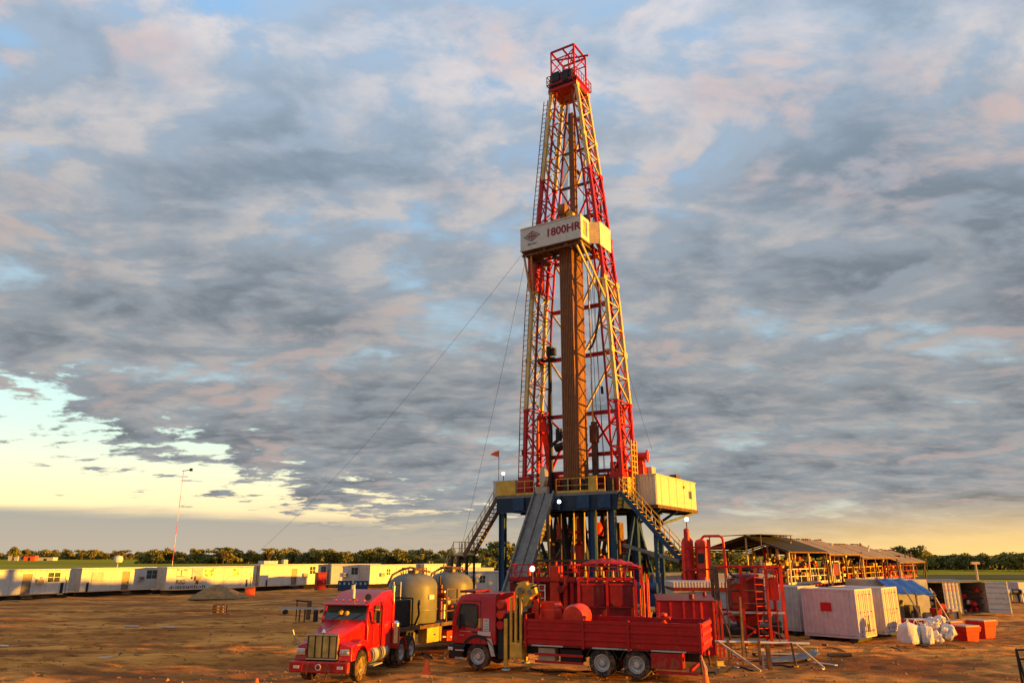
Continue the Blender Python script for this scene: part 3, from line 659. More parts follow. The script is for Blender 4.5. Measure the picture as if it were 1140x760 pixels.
# --- stairs
def stairs(name, label, flights, wdir, off, landing=None, railm=yellow):
    t = thing(name, label, 'stairs', RIG, RY, off=off)
    wv = Vector(wdir)
    for (a, b_) in flights:
        a = Vector(a); b_ = Vector(b_); n = int(abs(a.z - b_.z) / .28)
        for s in (0, 1):
            bar('stringer', a + wv * s, b_ + wv * s, .09, blue if railm is yellow else rust, t, h=.3)
            u = Vector((0, 0, 1.0))
            bar('handrail', a + wv * s + u, b_ + wv * s + u, .06, railm, t, rnd=True); bar('handrail', a + wv * s + u * .55, b_ + wv * s + u * .55, .045, railm, t, rnd=True)
            for k in range(0, 9): p = a.lerp(b_, k / 8) + wv * s; bar('rail_post', p, p + u, .05, railm, t)
        d = (b_ - a); d.z = 0; d.normalize()
        for k in range(n + 1):
            p = a.lerp(b_, k / n); w_ = .26
            bar('tread', p + wv * .04, p + wv * .96, w_ if abs(d.y) > abs(d.x) else w_, railm if k % 2 else steel, t, h=.05)
    return t
st = stairs('stairway', 'steel stairs with yellow rails coming down from the right end of the rig floor', [((5.0, -3.4, 8.9), (10.2, -3.4, 3.1)), ((10.2, -3.4, 3.1), (12.6, -3.4, .2))], (0, 1.0, 0), (5, -3, 0))
bar('stair_leg', (7.6, -3.4, .1), (7.6, -3.4, 5.7), .25, blue, st); bar('stair_leg', (7.6, -2.4, .1), (7.6, -2.4, 5.7), .25, blue, st); bar('stair_leg', (4.9, -2.9, 5.2), (9.3, -3.6, 4.1), .22, steel, st)
st2 = stairs('stairway', 'steel stairs with rusty yellow rails and a landing left of the rig floor', [((-5.55, -3.4, 8.9), (-8.7, -3.4, 4.5)), ((-9.8, -3.4, 4.4), (-12.2, -3.4, .2))], (0, 1.25, 0), (-9, -3, 0), railm=cream)
w = MB(); w.box(-10.0, -8.4, -3.5, -2.2, 4.38, 4.48); part('landing', w, rust, st2)
handrail(st2, [(-9.8, -3.4, 4.48), (-8.6, -3.4, 4.48)], cream, step=.5); handrail(st2, [(-9.8, -2.3, 4.48), (-8.5, -2.3, 4.48)], cream, step=.5)
for x in (-9.9, -9.2, -8.5):
    for y in (-3.4, -2.3): bar('landing_leg', (x, y, .05), (x, y, 4.4), .14, black, st2)
for z in (1.3, 2.8):
    for y in (-3.4, -2.3): bar('leg_tie', (-9.9, y, z), (-8.5, y, z), .09, rust, st2); bar('leg_tie', (-9.9, y, z), (-8.5, y, z + 1.4), .07, rust, st2)
# --- lamp, flag, guy wires
w = MB(); w.tube((0, 0, 0), (0, 0, 2.6), .03, 6); fl = thing('flag', 'small orange pennant on a thin pole at the left corner of the rig floor', 'flag', tuple(Mr @ Vector((-7.0, -1.0, FL + 1.42))))
part('pole', w, rust, fl); w = MB(); w.add([(0, 0, 2.6), (0, 0, 2.05), (-.75, .03, 2.25), (-.4, .12, 2.5)], [(0, 1, 2, 3)]); part('cloth', w, conem, fl, solid=.01)
def floodlight(p, label, h=.5):
    t = thing('floodlight', label, 'lamp', p); w = MB(); w.tube((0, 0, -h), (0, 0, 0), .04, 6); part('stem', w, rust, t)
    w = MB(); w.lathe([(0, 0), (.14, .02), (.17, .14), (0, .16)], (0, -.0, .05), (-.2, -1, .1), 14); part('housing', w, galv, t, smooth=True)
    w = MB(); w.lathe([(0, 0), (.11, .0), (.09, .05), (0, .07)], (-.02, -.17, .07), (-.2, -1, .1), 14); part('lens', w, lampm, t, smooth=True)
floodlight(tuple(Mr @ Vector((-6.4, -1.2, FL + 1.95))), 'glowing floodlight standing above the small white cabin at the left of the rig floor')
floodlight(tuple(Mr @ Vector((.35, -4.0, FL - .75))), 'glowing floodlight fixed under the front edge of the rig floor')
floodlight((-.0 + 4.1 - 3.55 + .6, 43.2, 3.7), 'glowing floodlight above the red pump skid railing', .8)
def wire(a, b_, label, sag=1.0):
    a = Vector(a); b_ = Vector(b_); pts = []
    for k in range(25): t_ = k / 24; p = a.lerp(b_, t_); p.z -= sag * 4 * t_ * (1 - t_); pts.append(tuple(p))
    w = MB().path(pts, .013, 5); o = part('guy_wire', w, black, None, smooth=True); props(o, label, 'guy wire', 'guy wires of the mast')
wire(Mr @ Vector((-3.1, -3.4, 29.3)), (-37.5, 98, .4), 'long guy wire sloping from the racking board down to the far left yard', 2.2)
wire(Mr @ Vector((-3.1, -2.8, 29.3)), (-6.2, 76, .3), 'steep guy wire dropping from the racking board behind the left stairs', .9)
wire(Mr @ Vector((3.0, 1.2, 24)), Mr @ Vector((5.4, 2.4, 12.5)), 'dark tension cable from the right mast leg to the red winch', .3)

# ---------------------------------------------------------------- wheels
def wheel(par, c, r, w, side=1, m=None, name='wheel', rimc=None, n=28):
    """axle along y, outer face towards side"""
    m = m or rubber; rimc = rimc or galv; c = Vector(c)
    a = MB(); h = w / 2
    a.lathe([(r * .56, -h), (r * .93, -h), (r, -h * .72), (r, h * .72), (r * .93, h), (r * .60, h), (r * .56, h * .6)], c, (0, side, 0), n)
    t = part(name, a, m, par, smooth=True)
    a = MB(); a.lathe([(r * .60, h * .98), (r * .55, h * .98), (r * .50, h * .35), (r * .36, h * .15), (r * .24, h * .35), (r * .20, h * .95), (0, h * .98)], c, (0, side, 0), n); part('rim', a, rimc, t, smooth=True)
    a = MB()
    for k in range(10):
        th = k * math.tau / 10; a.tube(c + Vector((math.cos(th) * r * .31, side * h * .12, math.sin(th) * r * .31)), c + Vector((math.cos(th) * r * .31, side * h * .42, math.sin(th) * r * .31)), r * .035, 6)
    part('wheel_nuts', a, steel, t)
    a = MB()
    for k in range(36):
        th = k * math.tau / 36; p = c + Vector((math.cos(th) * r, 0, math.sin(th) * r)); q_ = p
        a.bar(p + Vector((0, -h * .7, 0)), p + Vector((0, h * .7, 0)), r * .06, r * .03)
    part('tread', a, m, t)
    return t

# ---------------------------------------------------------------- red conventional tractor
semi = thing('semi_tractor', 'bright red long-nosed tractor unit with brass grille and sleeper cab', 'truck', (-6.72, 30.15, 0), -102)
w = MB()   # hood: tapered box, nose at x = 1.0
def loft(w, secs):
    """sections of equal point count joined; each a list of 3d points"""
    n = len(secs[0]); vs = [p for s_ in secs for p in s_]; fs = [tuple(range(n - 1, -1, -1)), tuple(range((len(secs) - 1) * n, len(secs) * n))]
    for i in range(len(secs) - 1):
        for k in range(n): fs.append((i*n+k, i*n+(k+1)%n, (i+1)*n+(k+1)%n, (i+1)*n+k))
    return w.add(vs, fs)
def hs(x, hw_, zb, zt, cr=.05, sh=.1): return [(x, -hw_, zb), (x, hw_, zb), (x, hw_, zt - sh), (x, hw_ - sh * .8, zt - .02), (x, 0, zt + cr), (x, -hw_ + sh * .8, zt - .02), (x, -hw_, zt - sh)]
loft(w, [hs(1.0, .60, .86, 1.68), hs(.5, .66, .86, 1.78), hs(-.1, .76, .86, 1.92), hs(-.72, .90, .86, 2.06)])
part('hood', w, truckred, semi, bevel=.05, seg=3, smooth=True)
for y in (-.0,): bar('hood_seam', (1.0, y, 1.745), (-.7, y, 2.125), .025, chrome, semi)
w = MB(); w.box(1.0, 1.07, -.60, .60, .84, 1.72); gr = part('grille', w, steel, semi, bevel=.03)
for k in range(4):
    y = -.42 + k * .28
    w = MB(); w.box(1.072, 1.10, y - .115, y + .115, .92, 1.64); part('grille_screen', w, grille, gr)
for k in range(5): bar('grille_bar', (1.11, -.56 + k * .28, .9), (1.11, -.56 + k * .28, 1.66), .035, black, gr)
for z in (.87, 1.69): bar('grille_bar', (1.11, -.6, z), (1.11, .6, z), .04, chrome, gr)
w = MB(); w.lathe([(0, 0), (.07, .03), (.05, .12), (0, .16)], (1.03, 0, 1.73), (0, 0, 1), 8); part('hood_ornament', w, chrome, semi, smooth=True)
def arc(cx_, cz_, r, a0, a1, n): return [(cx_ + r * math.cos(R(a0 + (a1 - a0) * k / n)), cz_ + r * math.sin(R(a0 + (a1 - a0) * k / n))) for k in range(n + 1)]
for s in (-1, 1):
    prof = [(.96, .80), (1.04, 1.0), (1.02, 1.22), (.85, 1.34)] + arc(0, .58, .93, 52, 130, 6) + [(-.95, 1.05), (-.98, .62)]
    inner = arc(0, .56, .64, 170, 15, 10)
    full = prof + [(-.85, .62)] + inner + [(.70, .80)]
    w = MB()
    outer_ = arc(0, .60, .86, 178, 22, 10); inner_ = arc(0, .56, .66, 178, 22, 10)
    vs = []; fs = []
    ys_ = (.60, 1.14)
    # fender shell strip: arch
    for k in range(11):
        for (px, pz) in (outer_[k], inner_[k]):
            for yy in ys_: vs.append((px, s * yy, pz))
    for k in range(10):
        o_ = k * 4; fs += [(o_, o_+4, o_+5, o_+1), (o_+2, o_+3, o_+7, o_+6), (o_, o_+2, o_+6, o_+4), (o_+1, o_+5, o_+7, o_+3)]
    w.add(vs, fs)
    # nose block with headlamp
    w.hexa([(.60, s * .60, .78), (1.02, s * .60, .78), (1.0, s * 1.13, .78), (.60, s * 1.14, .78), (.45, s * .60, 1.50), (.98, s * .60, 1.40), (.86, s * 1.08, 1.28), (.50, s * 1.12, 1.36)][:8])
    fd = part('fender', w, truckred, semi, bevel=.04, smooth=True)
    w = MB(); w.box(.99, 1.04, s * .68 if s > 0 else -1.04, s * 1.04 if s > 0 else -.68, .98, 1.20); hl_ = part('headlight', w, chrome, semi, bevel=.02)
    for yy in (.78, .95):
        w = MB(); w.lathe([(0, 0), (.07, 0), (.06, .02), (0, .03)], (1.04, s * yy, 1.09), (1, 0, 0), 12); part('lamp_lens', w, galv, hl_, smooth=True)
    w = MB(); w.box(.20, .55, min(s*1.13, s*1.15), max(s*1.13, s*1.15), 1.27, 1.32); part('side_marker', w, conem, semi)
w = MB(); w.box(1.10, 1.32, -1.15, 1.15, .42, .80); part('bumper', w, truckred, semi, bevel=.05, seg=3)
for s in (-1, 1):
    w = MB(); w.box(1.322, 1.335, min(s*.62, s*1.08), max(s*.62, s*1.08), .47, .75); part('bumper_light', w, red, semi); w = MB(); w.box(1.336, 1.35, min(s*.74, s*.96), max(s*.74, s*.96), .57, .67); part('fog_lamp', w, white, semi)
w = MB(); w.lathe([(.08, 0), (.11, .0), (.11, .02), (.08, .02)], (1.32, 0, .62), (1, 0, 0), 14); part('tow_ring', w, white, semi)
for s in (-1, 1): bar('number_plate_bracket', (1.2, s * .3, .42), (1.2, s * .25, .2), .05, rust, semi)
# cab
w = MB()
def cs(x, hw_, zb, zt, ins=.0): return [(x, -hw_, zb), (x, hw_, zb), (x, hw_, zt * .72 + zb * .28), (x, hw_ - ins, zt), (x, -hw_ + ins, zt), (x, -hw_, zt * .72 + zb * .28)]
loft(w, [cs(-.72, 1.0, .98, 2.02, .05), cs(-1.02, 1.02, .98, 2.60, .10), cs(-1.06, 1.02, .98, 2.68, .12), cs(-1.9, 1.05, .98, 2.92, .14), cs(-2.3, 1.08, .98, 3.04, .16), cs(-3.30, 1.10, .98, 3.10, .16), cs(-3.40, 1.05, .98, 3.02, .2)])
part('cab', w, truckred, semi, bevel=.04, seg=3, smooth=True)
w = MB()
for s in (-1, 1):
    y0, y1 = (.04, .88) if s > 0 else (-.88, -.04)
    w.hexa([(-.705, y0, 2.07), (-.69, y1 * 1 if s > 0 else y1, 2.07), (-.71, y1, 2.07), (-.725, y0, 2.07), (-.985, y0, 2.58), (-.985, y1, 2.58), (-1.0, y1, 2.58), (-1.0, y0, 2.58)])
w = MB(); w.hexa([(-.755, -.90, 2.06), (-.70, -.90, 2.06), (-.70, .90, 2.06), (-.755, .90, 2.06), (-1.02, -.86, 2.58), (-.985, -.86, 2.58), (-.985, .86, 2.58), (-1.02, .86, 2.58)])
ws = part('windshield', w, glass, semi)
w = MB(); w.lathe([(0, -.1), (.1, -.06), (.12, .05), (0, .12)], (-.80, -.18, 2.32), (0, 0, 1), 8); w.ball((-.82, .05, 2.30), .09, .10, .1); part('windshield_glint', w, yellow, semi, smooth=True)  # yellow lumps standing in for reflections on the windshield
w = MB()
for a in ((-.70, 2.05, -.98, 2.60),):
    for s in (-1, 1): w.bar((a[0] + .01, s * .92, a[1]), (a[2] + .01, s * .88, a[3]), .06)
w.bar((-.69, -.94, 2.04), (-.69, .94, 2.04), .05); w.bar((-.975, -.9, 2.61), (-.975, .9, 2.61), .06); part('windshield_frame', w, truckred, semi)
for yy in (-.5, .3): bar('wiper', (-.70, yy, 2.08), (-.80, yy + .45, 2.32), .02, black, semi)
w = MB(); w.hexa([(-.92, -.95, 2.66), (-.62, -.92, 2.60), (-.62, .92, 2.60), (-.92, .95, 2.66), (-.95, -.95, 2.72), (-.62, -.92, 2.64), (-.62, .92, 2.64), (-.95, .95, 2.72)]); part('sun_visor', w, truckred, semi, bevel=.015)
for k in range(5): w = MB(); w.ball((-1.15, -.6 + k * .3, 2.76), .05, .06, .04, 8, 5); part('marker_lamp', w, conem, semi, smooth=True)
w = MB(); w.lathe([(0, 0), (.1, .02), (.13, .1), (0, .12)], (-1.3, .72, 2.88), (1, .3, .1), 12); part('spot_lamp', w, black, semi, smooth=True)
w = MB(); w.tube((-1.5, 0, 2.82), (-1.5, 0, 3.18), .06, 8); w.tube((-1.5, 0, 3.18), (-1.5, 0, 3.35), .045, 8); part('air_horn', w, white, semi, smooth=True)
for s in (-1, 1):
    y = s * 1.055
    w = MB(); w.prism([(-1.12, 2.02), (-1.75, 2.02), (-1.75, 2.56), (-1.32, 2.56)], min(y, y - s * .012), max(y, y - s * .012)); part('door_window', w, glass, semi)
    w = MB()
    for a, b_ in (((-1.05, 2.0), (-1.28, 2.60)), ((-1.28, 2.60), (-1.80, 2.60)), ((-1.80, 2.60), (-1.80, 1.1)), ((-1.80, 1.1), (-1.05, 1.1)), ((-1.05, 1.1), (-1.05, 2.0)), ((-1.05, 1.98), (-1.8, 1.98))): w.bar((a[0], y + s * .012, a[1]), (b_[0], y + s * .012, b_[1]), .022)
    part('door_seam', w, darkred, semi)
    w = MB(); w.box(-1.78, -1.62, min(y, y + s * .05), max(y, y + s * .05), 1.72, 1.78); part('door_handle', w, chrome, semi)
    w = MB(); w.box(-2.05, -1.93, min(y + s * .03, y + s * .06), max(y + s * .03, y + s * .06), 1.0, 2.7); w.box(-3.1, -3.0, min(y + s * .045, y + s * .07), max(y + s * .045, y + s * .07), 1.0, 2.9); part('cab_seam', w, red, semi)
    w = MB(); w.prism([(-2.9, 1.0), (-2.0, 1.0), (-2.0, 1.55), (-2.9, 1.55)], min(y + s * .035, y + s * .055), max(y + s * .035, y + s * .055)); part('locker_door', w, truckred, semi, bevel=.01)
    w = MB(); w.box(-1.0, -.88, min(s * 1.25, s * 1.42), max(s * 1.25, s * 1.42), 1.95, 2.4); mm = part('mirror', w, black, semi, bevel=.03)
    bar('mirror_arm', (-1.1, s * 1.0, 2.45), (-.94, s * 1.34, 2.45), .035, chrome, semi); bar('mirror_arm', (-1.1, s * 1.0, 1.95), (-.94, s * 1.34, 1.92), .035, chrome, semi)
    bar('exhaust_stack', (-3.5, s * .95, 1.0), (-3.5, s * .95, 3.25), .14, galv, semi, rnd=True)
    # fuel tank, steps
    w = MB(); w.tube((-1.05, s * .86, .75), (-1.75, s * .86, .75), .30, 20); w.tube((-1.95, s * .86, .75), (-2.75, s * .86, .75), .30, 20); tk = part('fuel_tank', w, galv, semi, smooth=True)
    for x in (-1.15, -1.65, -2.05, -2.65): w = MB(); w.lathe([(.31, -.03), (.325, -.03), (.325, .03), (.31, .03)], (x, s * .86, .75), (1, 0, 0), 18); part('tank_strap', w, steel, tk)
    w = MB(); w.box(-1.9, -1.0, min(s * .95, s * 1.2), max(s * .95, s * 1.2), .38, .43); part('step', w, galv, semi)
    w = MB(); w.lathe([(0, 0), (.19, 0), (.19, .75), (.1, .85), (0, .85)], (-3.15, s * 1.22, 1.02), (0, 0, 1), 14); part('air_cleaner', w, chrome, semi, smooth=True) if s > 0 else None
    wheel(semi, (0, s * .98, .535), .535, .30, s, rimc=grille)
    for x in (-4.15, -5.45):
        wheel(semi, (x, s * 1.0, .53), .53, .30, s); wheel(semi, (x, s * .66, .53), .53, .26, s, name='wheel')
    w = MB(); prof = arc(-4.15, .53, .62, 150, 60, 6) ; vs = []
    for (px, pz) in arc(-4.15, .53, .60, 175, 20, 8): vs += [(px, s * .72, pz), (px, s * 1.2, pz)]
    w.add(vs, [(2*k, 2*k+1, 2*k+3, 2*k+2) for k in range(8)]); part('mudguard', w, orange, semi, solid=.02)
for s in (-1, 1): bar('chassis_rail', (.9, s * .43, .85), (-6.4, s * .43, .85), .09, rust, semi, h=.28)
for x in (0, -4.15, -5.45): bar('axle', (x, -.9, .53), (x, .9, .53), .16, black, semi, rnd=True)
w = MB(); w.lathe([(0, 0), (.5, 0), (.48, .1), (0, .12)], (-4.8, 0, 1.02), (0, 0, 1), 18); part('coupling_plate', w, black, semi)
w = MB(); w.box(-1.0, .9, -.42, .42, .45, .85); w.box(-3.2, -1, -.6, .6, .6, .95); part('underbody', w, black, semi)
w = MB(); w.tube((.2, -1.4, 1.3), (.0, -1.1, .8), .02, 5); w.tube((.9, -1.12, 1.3), (1.12, -1.2, 1.85), .025, 5); part('parking_pole', w, galv, semi)

# ---------------------------------------------------------------- trailer with two dry-bulk pods
tr = thing('bulk_trailer', 'dark low trailer with rails and lockers behind the red tractor', 'trailer', (-5.9, 35.4, 0), -118)
for s in (-1, 1): bar('chassis_beam', (.6, s * .55, 1.15), (-11.5, s * .55, 1.15), .14, black, tr, h=.34)
w = MB(); w.box(-11.6, .8, -1.22, 1.22, 1.32, 1.40); part('deck', w, rust, tr)
for s in (-1, 1): bar('side_rail', (.8, s * 1.22, 1.34), (-11.6, s * 1.22, 1.34), .08, rust, tr, h=.16)
for x0, x1, z0, z1, m in ((-3.1, -1.9, .62, 1.26, yellow), (-4.7, -3.6, .55, 1.0, orange), (-6.9, -5.6, .55, 1.1, orange), (-5.3, -4.85, .75, 1.2, steel)):
    w = MB(); w.box(x0, x1, .72, 1.24, z0, z1); lk = part('locker', w, m, tr, bevel=.02); w = MB(); w.box((x0+x1)/2 - .05, (x0+x1)/2 + .05, 1.243, 1.27, (z0+z1)/2 - .03, (z0+z1)/2 + .03); part('latch', w, black, lk)
for x in (-3.4, -4.0, -5.2, -6.1, -7.2): bar('hose_pipe', (x, 1.1, .75), (x - .9, 1.28, .68), .09, galv, tr, rnd=True)
for x in (-8.3, -9.6, -10.9):
    for s in (-1, 1): wheel(tr, (x, s * .98, .52), .52, .28, s)
for s in (-1, 1): bar('landing_leg', (-1.4, s * .8, .1), (-1.4, s * .8, 1.1), .13, steel, tr)
# engine and blower cabinet behind the cab
w = MB(); w.box(-.95, .55, -1.0, .95, 1.42, 2.55); eb = part('engine_cabinet', w, black, tr, bevel=.04)
w = MB(); w.box(.56, .60, -.85, .82, 1.5, 2.45); part('radiator_screen', w, tank, eb)
for p, q_ in (((.66, -1.0, 1.4), (.66, -1.0, 2.72)), ((.66, 1.0, 1.4), (.66, 1.0, 2.72)), ((.66, -1.0, 2.72), (.66, 1.0, 2.72)), ((.66, -1, 1.45), (.66, 1, 1.45)), ((-1.0, 1.0, 1.4), (-1.0, 1.0, 2.6)), ((-1.0, 1.0, 2.6), (.66, 1.0, 2.72))): bar('guard_bar', p, q_, .07, black, tr, rnd=True)
w = MB(); w.lathe([(0, 0), (.12, 0), (.12, .3), (0, .3)], (.2, .75, 2.55), (0, 0, 1), 10); w.tube((.62, .7, 2.1), (.62, .7, 2.55), .07, 8); w.tube((.64, -.4, 1.9), (.64, -.4, 2.3), .05, 8); part('exhaust', w, galv, tr, smooth=True)
w = MB(); w.path([(-1.0, 1.15, 1.45), (-1.1, 1.3, 1.9), (-1.1, 1.25, 2.35), (-1.3, 1.15, 2.5), (-1.4, 1.1, 2.3)], .05, 6); part('hose', w, black, tr, smooth=True)
def pod(x, label, ladder=True):
    M_ = Matrix.Translation((-5.9, 35.4, 0)) @ Matrix.Rotation(R(-118), 4, 'Z')
    t = thing('cement_pod', label, 'tank', tuple(M_ @ Vector((x, 0, 1.40))), -118)
    r = 1.17
    w = MB(); w.lathe([(0, .05), (r * .96, .05), (r, .12), (r, 1.62), (r * .985, 1.75), (r * .93, 1.90), (r * .80, 2.06), (r * .6, 2.18), (r * .35, 2.25), (0, 2.28)], (0, 0, 0), (0, 0, 1), 40); b_ = part('tank_shell', w, tank, t, smooth=True)
    w = MB(); w.lathe([(r, .60), (r + .035, .61), (r + .035, .67), (r, .68)], (0, 0, 0), (0, 0, 1), 40); part('skirt_ring', w, tank, t, smooth=True)
    w = MB(); w.lathe([(0, 0), (.27, 0), (.27, .12), (.3, .12), (.3, .17), (0, .19)], (0, 0, 2.22), (0, 0, 1), 16); part('manhole', w, steel, t, smooth=True)
    w = MB(); w.path([(-.6, -.2, 2.15), (-.55, -.2, 2.45), (-.1, -.25, 2.52), (.5, -.3, 2.44), (1.0, -.5, 2.2), (1.25, -.6, 1.7)], .055, 7); w.path([(.5, .3, 2.2), (.45, .3, 2.42), (.0, .35, 2.45), (-.7, .5, 2.3)], .05, 7); part('top_pipe', w, rust, t, smooth=True)
    for k in range(7):
        a0, a1 = math.tau * k / 9, math.tau * (k + 1) / 9
        p = (.62 * math.cos(a0), .62 * math.sin(a0), 2.2); q_ = (.62 * math.cos(a1), .62 * math.sin(a1), 2.2)
        bar('guard_post', p, (p[0], p[1], 2.5), .035, rust, t); bar('guard_rail', (p[0], p[1], 2.5), (q_[0], q_[1], 2.5), .035, rust, t)
    for k in range(4):
        a0 = math.tau * (k + .5) / 4; bar('leg', (1.02 * math.cos(a0), 1.02 * math.sin(a0), .0), (1.02 * math.cos(a0), 1.02 * math.sin(a0), .7), .16, tank, t)
    if ladder:
        for y in (-.2, .2): bar('ladder_rail', (r + .1, y, .2), (r + .1, y, 1.9), .04, white if x > -4 else rust, t)
        for k in range(6): bar('ladder_rung', (r + .1, -.2, .4 + k * .27), (r + .1, .2, .4 + k * .27), .03, rust, t)
    w = MB(); w.box(-.1, .3, r - .03, r + .01, 1.1, 1.3); part('data_plate', w, white, t)
    return t
pod(-2.4, 'domed grey-green cement tank nearest the red tractor, its right side catching the sun')
pod(-5.75, 'domed grey-green cement tank half hidden behind the crane truck cab')
# valves platform between the two pods
pf = thing('valve_platform', 'rusty pipework frame between the two domed cement tanks', 'pipework', tuple(Matrix.Translation((-5.9, 35.4, 0)) @ Matrix.Rotation(R(-118), 4, 'Z') @ Vector((-4.1, .4, 1.40))), -118)
for x in (-.5, .5):
    for y in (-.3, .75): bar('frame_post', (x, y, 0), (x, y, 2.1 if y < 0 else 1.5), .07, rust, pf)
for z in (.5, 1.0, 1.5): bar('frame_rail', (-.5, .75, z), (.5, .75, z), .06, rust, pf)
for x in (-.3, 0, .3):
    w = MB(); w.tube((x, .3, .1), (x, .3, 1.4 + x), .09, 8); w.tube((x, .1, .9 + x), (x, .6, .9 + x), .13, 8); part('valve', w, darkred if x else galv, pf, smooth=True)

# ---------------------------------------------------------------- crane truck with dropside bed
ft = thing('crane_truck', 'dark red six-wheel dropside truck with a folded yellow crane behind its cab', 'truck', (-.97, 33.8, 0), 158)
def fcab(x, hw_, zb, zt): return [(x, -hw_, zb), (x, hw_, zb), (x, hw_, zt - .18), (x, hw_ - .12, zt), (x, -hw_ + .12, zt), (x, -hw_, zt - .18)]
w = MB(); loft(w, [fcab(1.22, 1.12, .98, 1.85), fcab(1.20, 1.14, .98, 2.0), fcab(1.05, 1.16, .98, 2.62), fcab(.85, 1.17, .98, 2.86), fcab(.5, 1.18, .98, 2.94), fcab(-.80, 1.18, .98, 2.96)])
part('cab', w, truckred, ft, bevel=.05, seg=3, smooth=True)
for s in (-1, 1):
    y = s * 1.18
    w = MB(); pr = [(.98, 1.72), (.12, 1.62), (.0, 1.85), (.02, 2.45), (.12, 2.52), (.78, 2.52)]; w.prism(pr, min(y - .01, y + .015), max(y - .01, y + .015)); dw = part('door_window', w, glass, ft)
    w = MB()
    for a, b_ in zip(pr, pr[1:] + pr[:1]): w.bar((a[0], y + s * .015, a[1]), (b_[0], y + s * .015, b_[1]), .045)
    part('window_seal', w, black, dw)
    w = MB()
    for a, b_ in (((-.12, 2.66), (-.12, 1.02)), ((-.12, 2.66), (.72, 2.66))): w.bar((a[0], y + s * .004, a[1]), (b_[0], y + s * .004, b_[1]), .018)
    part('door_seam', w, black, ft)
    w = MB(); w.box(.05, .25, min(y, y + s * .05), max(y, y + s * .05), 1.42, 1.47); part('door_handle', w, black, ft)
    w = MB(); w.box(.70, .78, min(y + s * .08, y + s * .30), max(y + s * .08, y + s * .30), 1.55, 2.15); part('mirror', w, black, ft, bevel=.03)
    # wheel arch
    vs = []
    for (px, pz) in arc(0, .55, .74, 172, 8, 12): vs += [(px, s * .80, pz), (px, s * 1.22, pz)]
    w = MB(); w.add(vs, [(2*k, 2*k+1, 2*k+3, 2*k+2) for k in range(12)]); part('wheel_arch', w, black, ft, solid=.05)
    w = MB()
    fr = arc(0, .55, .80, 178, 2, 12); ir = arc(0, .55, .68, 178, 2, 12); 
    w.add([(a[0], y + s * .03, a[1]) for a in fr] + [(a[0], y + s * .03, a[1]) for a in ir], [(k, k + 1, 14 + k, 13 + k) for k in range(12)]); part('arch_trim', w, black, ft, solid=.03)
    w = MB(); w.hexa([(-.62, min(y,y+s*.04), .55), (-.80, min(y,y+s*.04), .55), (-.80, max(y,y+s*.04), .55), (-.62, max(y,y+s*.04), .55), (-.42, min(y,y+s*.04), 1.22), (-.62, min(y,y+s*.04), 1.22), (-.62, max(y,y+s*.04), 1.22), (-.42, max(y,y+s*.04), 1.22)]); part('mudflap', w, galv, ft)
    wheel(ft, (0, s * 1.02, .52), .52, .30, s)
    for x in (-5.25, -6.60):
        wheel(ft, (x, s * 1.02, .52), .52, .30, s); wheel(ft, (x, s * .68, .52), .52, .26, s)
        vs = []
        for (px, pz) in arc(x, .52, .62, 165, 15, 10): vs += [(px, s * .62, pz), (px, s * 1.2, pz)]
        w = MB(); w.add(vs, [(2*k, 2*k+1, 2*k+3, 2*k+2) for k in range(10)]); part('mudguard', w, black, ft, solid=.03)
w = MB(); w.box(1.22, 1.24, -1.0, 1.0, 1.95, 2.1); w.hexa([(1.22, -1.05, 1.78), (1.26, -1.05, 1.78), (1.26, 1.05, 1.78), (1.22, 1.05, 1.78), (1.04, -1.0, 2.60), (1.09, -1.0, 2.60), (1.09, 1.0, 2.60), (1.04, 1.0, 2.60)]); part('windshield', w, glass, ft)
w = MB(); w.box(.70, 1.34, -1.20, 1.20, .38, .96); bm = part('bumper', w, black, ft, bevel=.06); 
for s in (-1, 1): w = MB(); w.box(1.12, 1.36, min(s*.9, s*1.215), max(s*.9, s*1.215), .70, .84); part('headlight', w, white, bm, bevel=.03)
w = MB(); w.box(.62, 1.0, 1.14, 1.24, .40, .46); w.box(.62, 1.0, 1.14, 1.23, .70, .75); part('step', w, galv, ft)
w = MB(); w.box(.3, 1.0, -.9, .9, 2.96, 3.06); part('roof_hatch', w, darkred, ft, bevel=.03)
Mt = Matrix.Rotation(R(180), 4, 'Z') @ Matrix.Rotation(R(90), 4, 'X')
# door placards
w = MB(); w.box(-.50, -.24, 1.183, 1.192, 1.50, 1.98); pl = part('placard', w, white, ft); w = MB(); w.box(-.16, -.02, 1.183, 1.192, 1.62, 1.98); part('placard', w, yellow, ft); w = MB(); w.box(-.58, .0, 1.193, 1.20, 1.32, 1.48); part('placard', w, white, ft)
w = MB()
for k in range(6): w.box(.35 + k * .08, .35 + k * .08 + .06, 1.183, 1.19, 1.45, 1.465)
for k in range(4): w.box(.62 + k * .06, .62 + k * .06 + .045, 1.183, 1.19, 1.30, 1.32)
part('small_print', w, white, ft)
w = MB()
for z in (1.56, 1.66, 1.76, 1.86, 1.92): w.box(-.47, -.28, 1.193, 1.197, z, z + .02)
part('small_print', w, fadedprint, pl)
for s in (-1, 1): bar('chassis_rail', (.9, s * .42, .78), (-8.9, s * .42, .78), .09, black, ft, h=.30)
w = MB(); w.box(-1.0, .8, -.8, .8, .5, 1.0); w.box(-1.35, -.85, -1.05, 1.05, .45, 2.2); part('underbody', w, black, ft)
for k, (z, m) in enumerate(((2.55, orange), (2.15, orange), (1.75, red))): w = MB(); w.lathe([(0, 0), (.17, 0), (.17, .35), (0, .35)], (-1.0, .85, z), (0, 1, 0), 12); part('air_reservoir', w, m, ft, smooth=True)
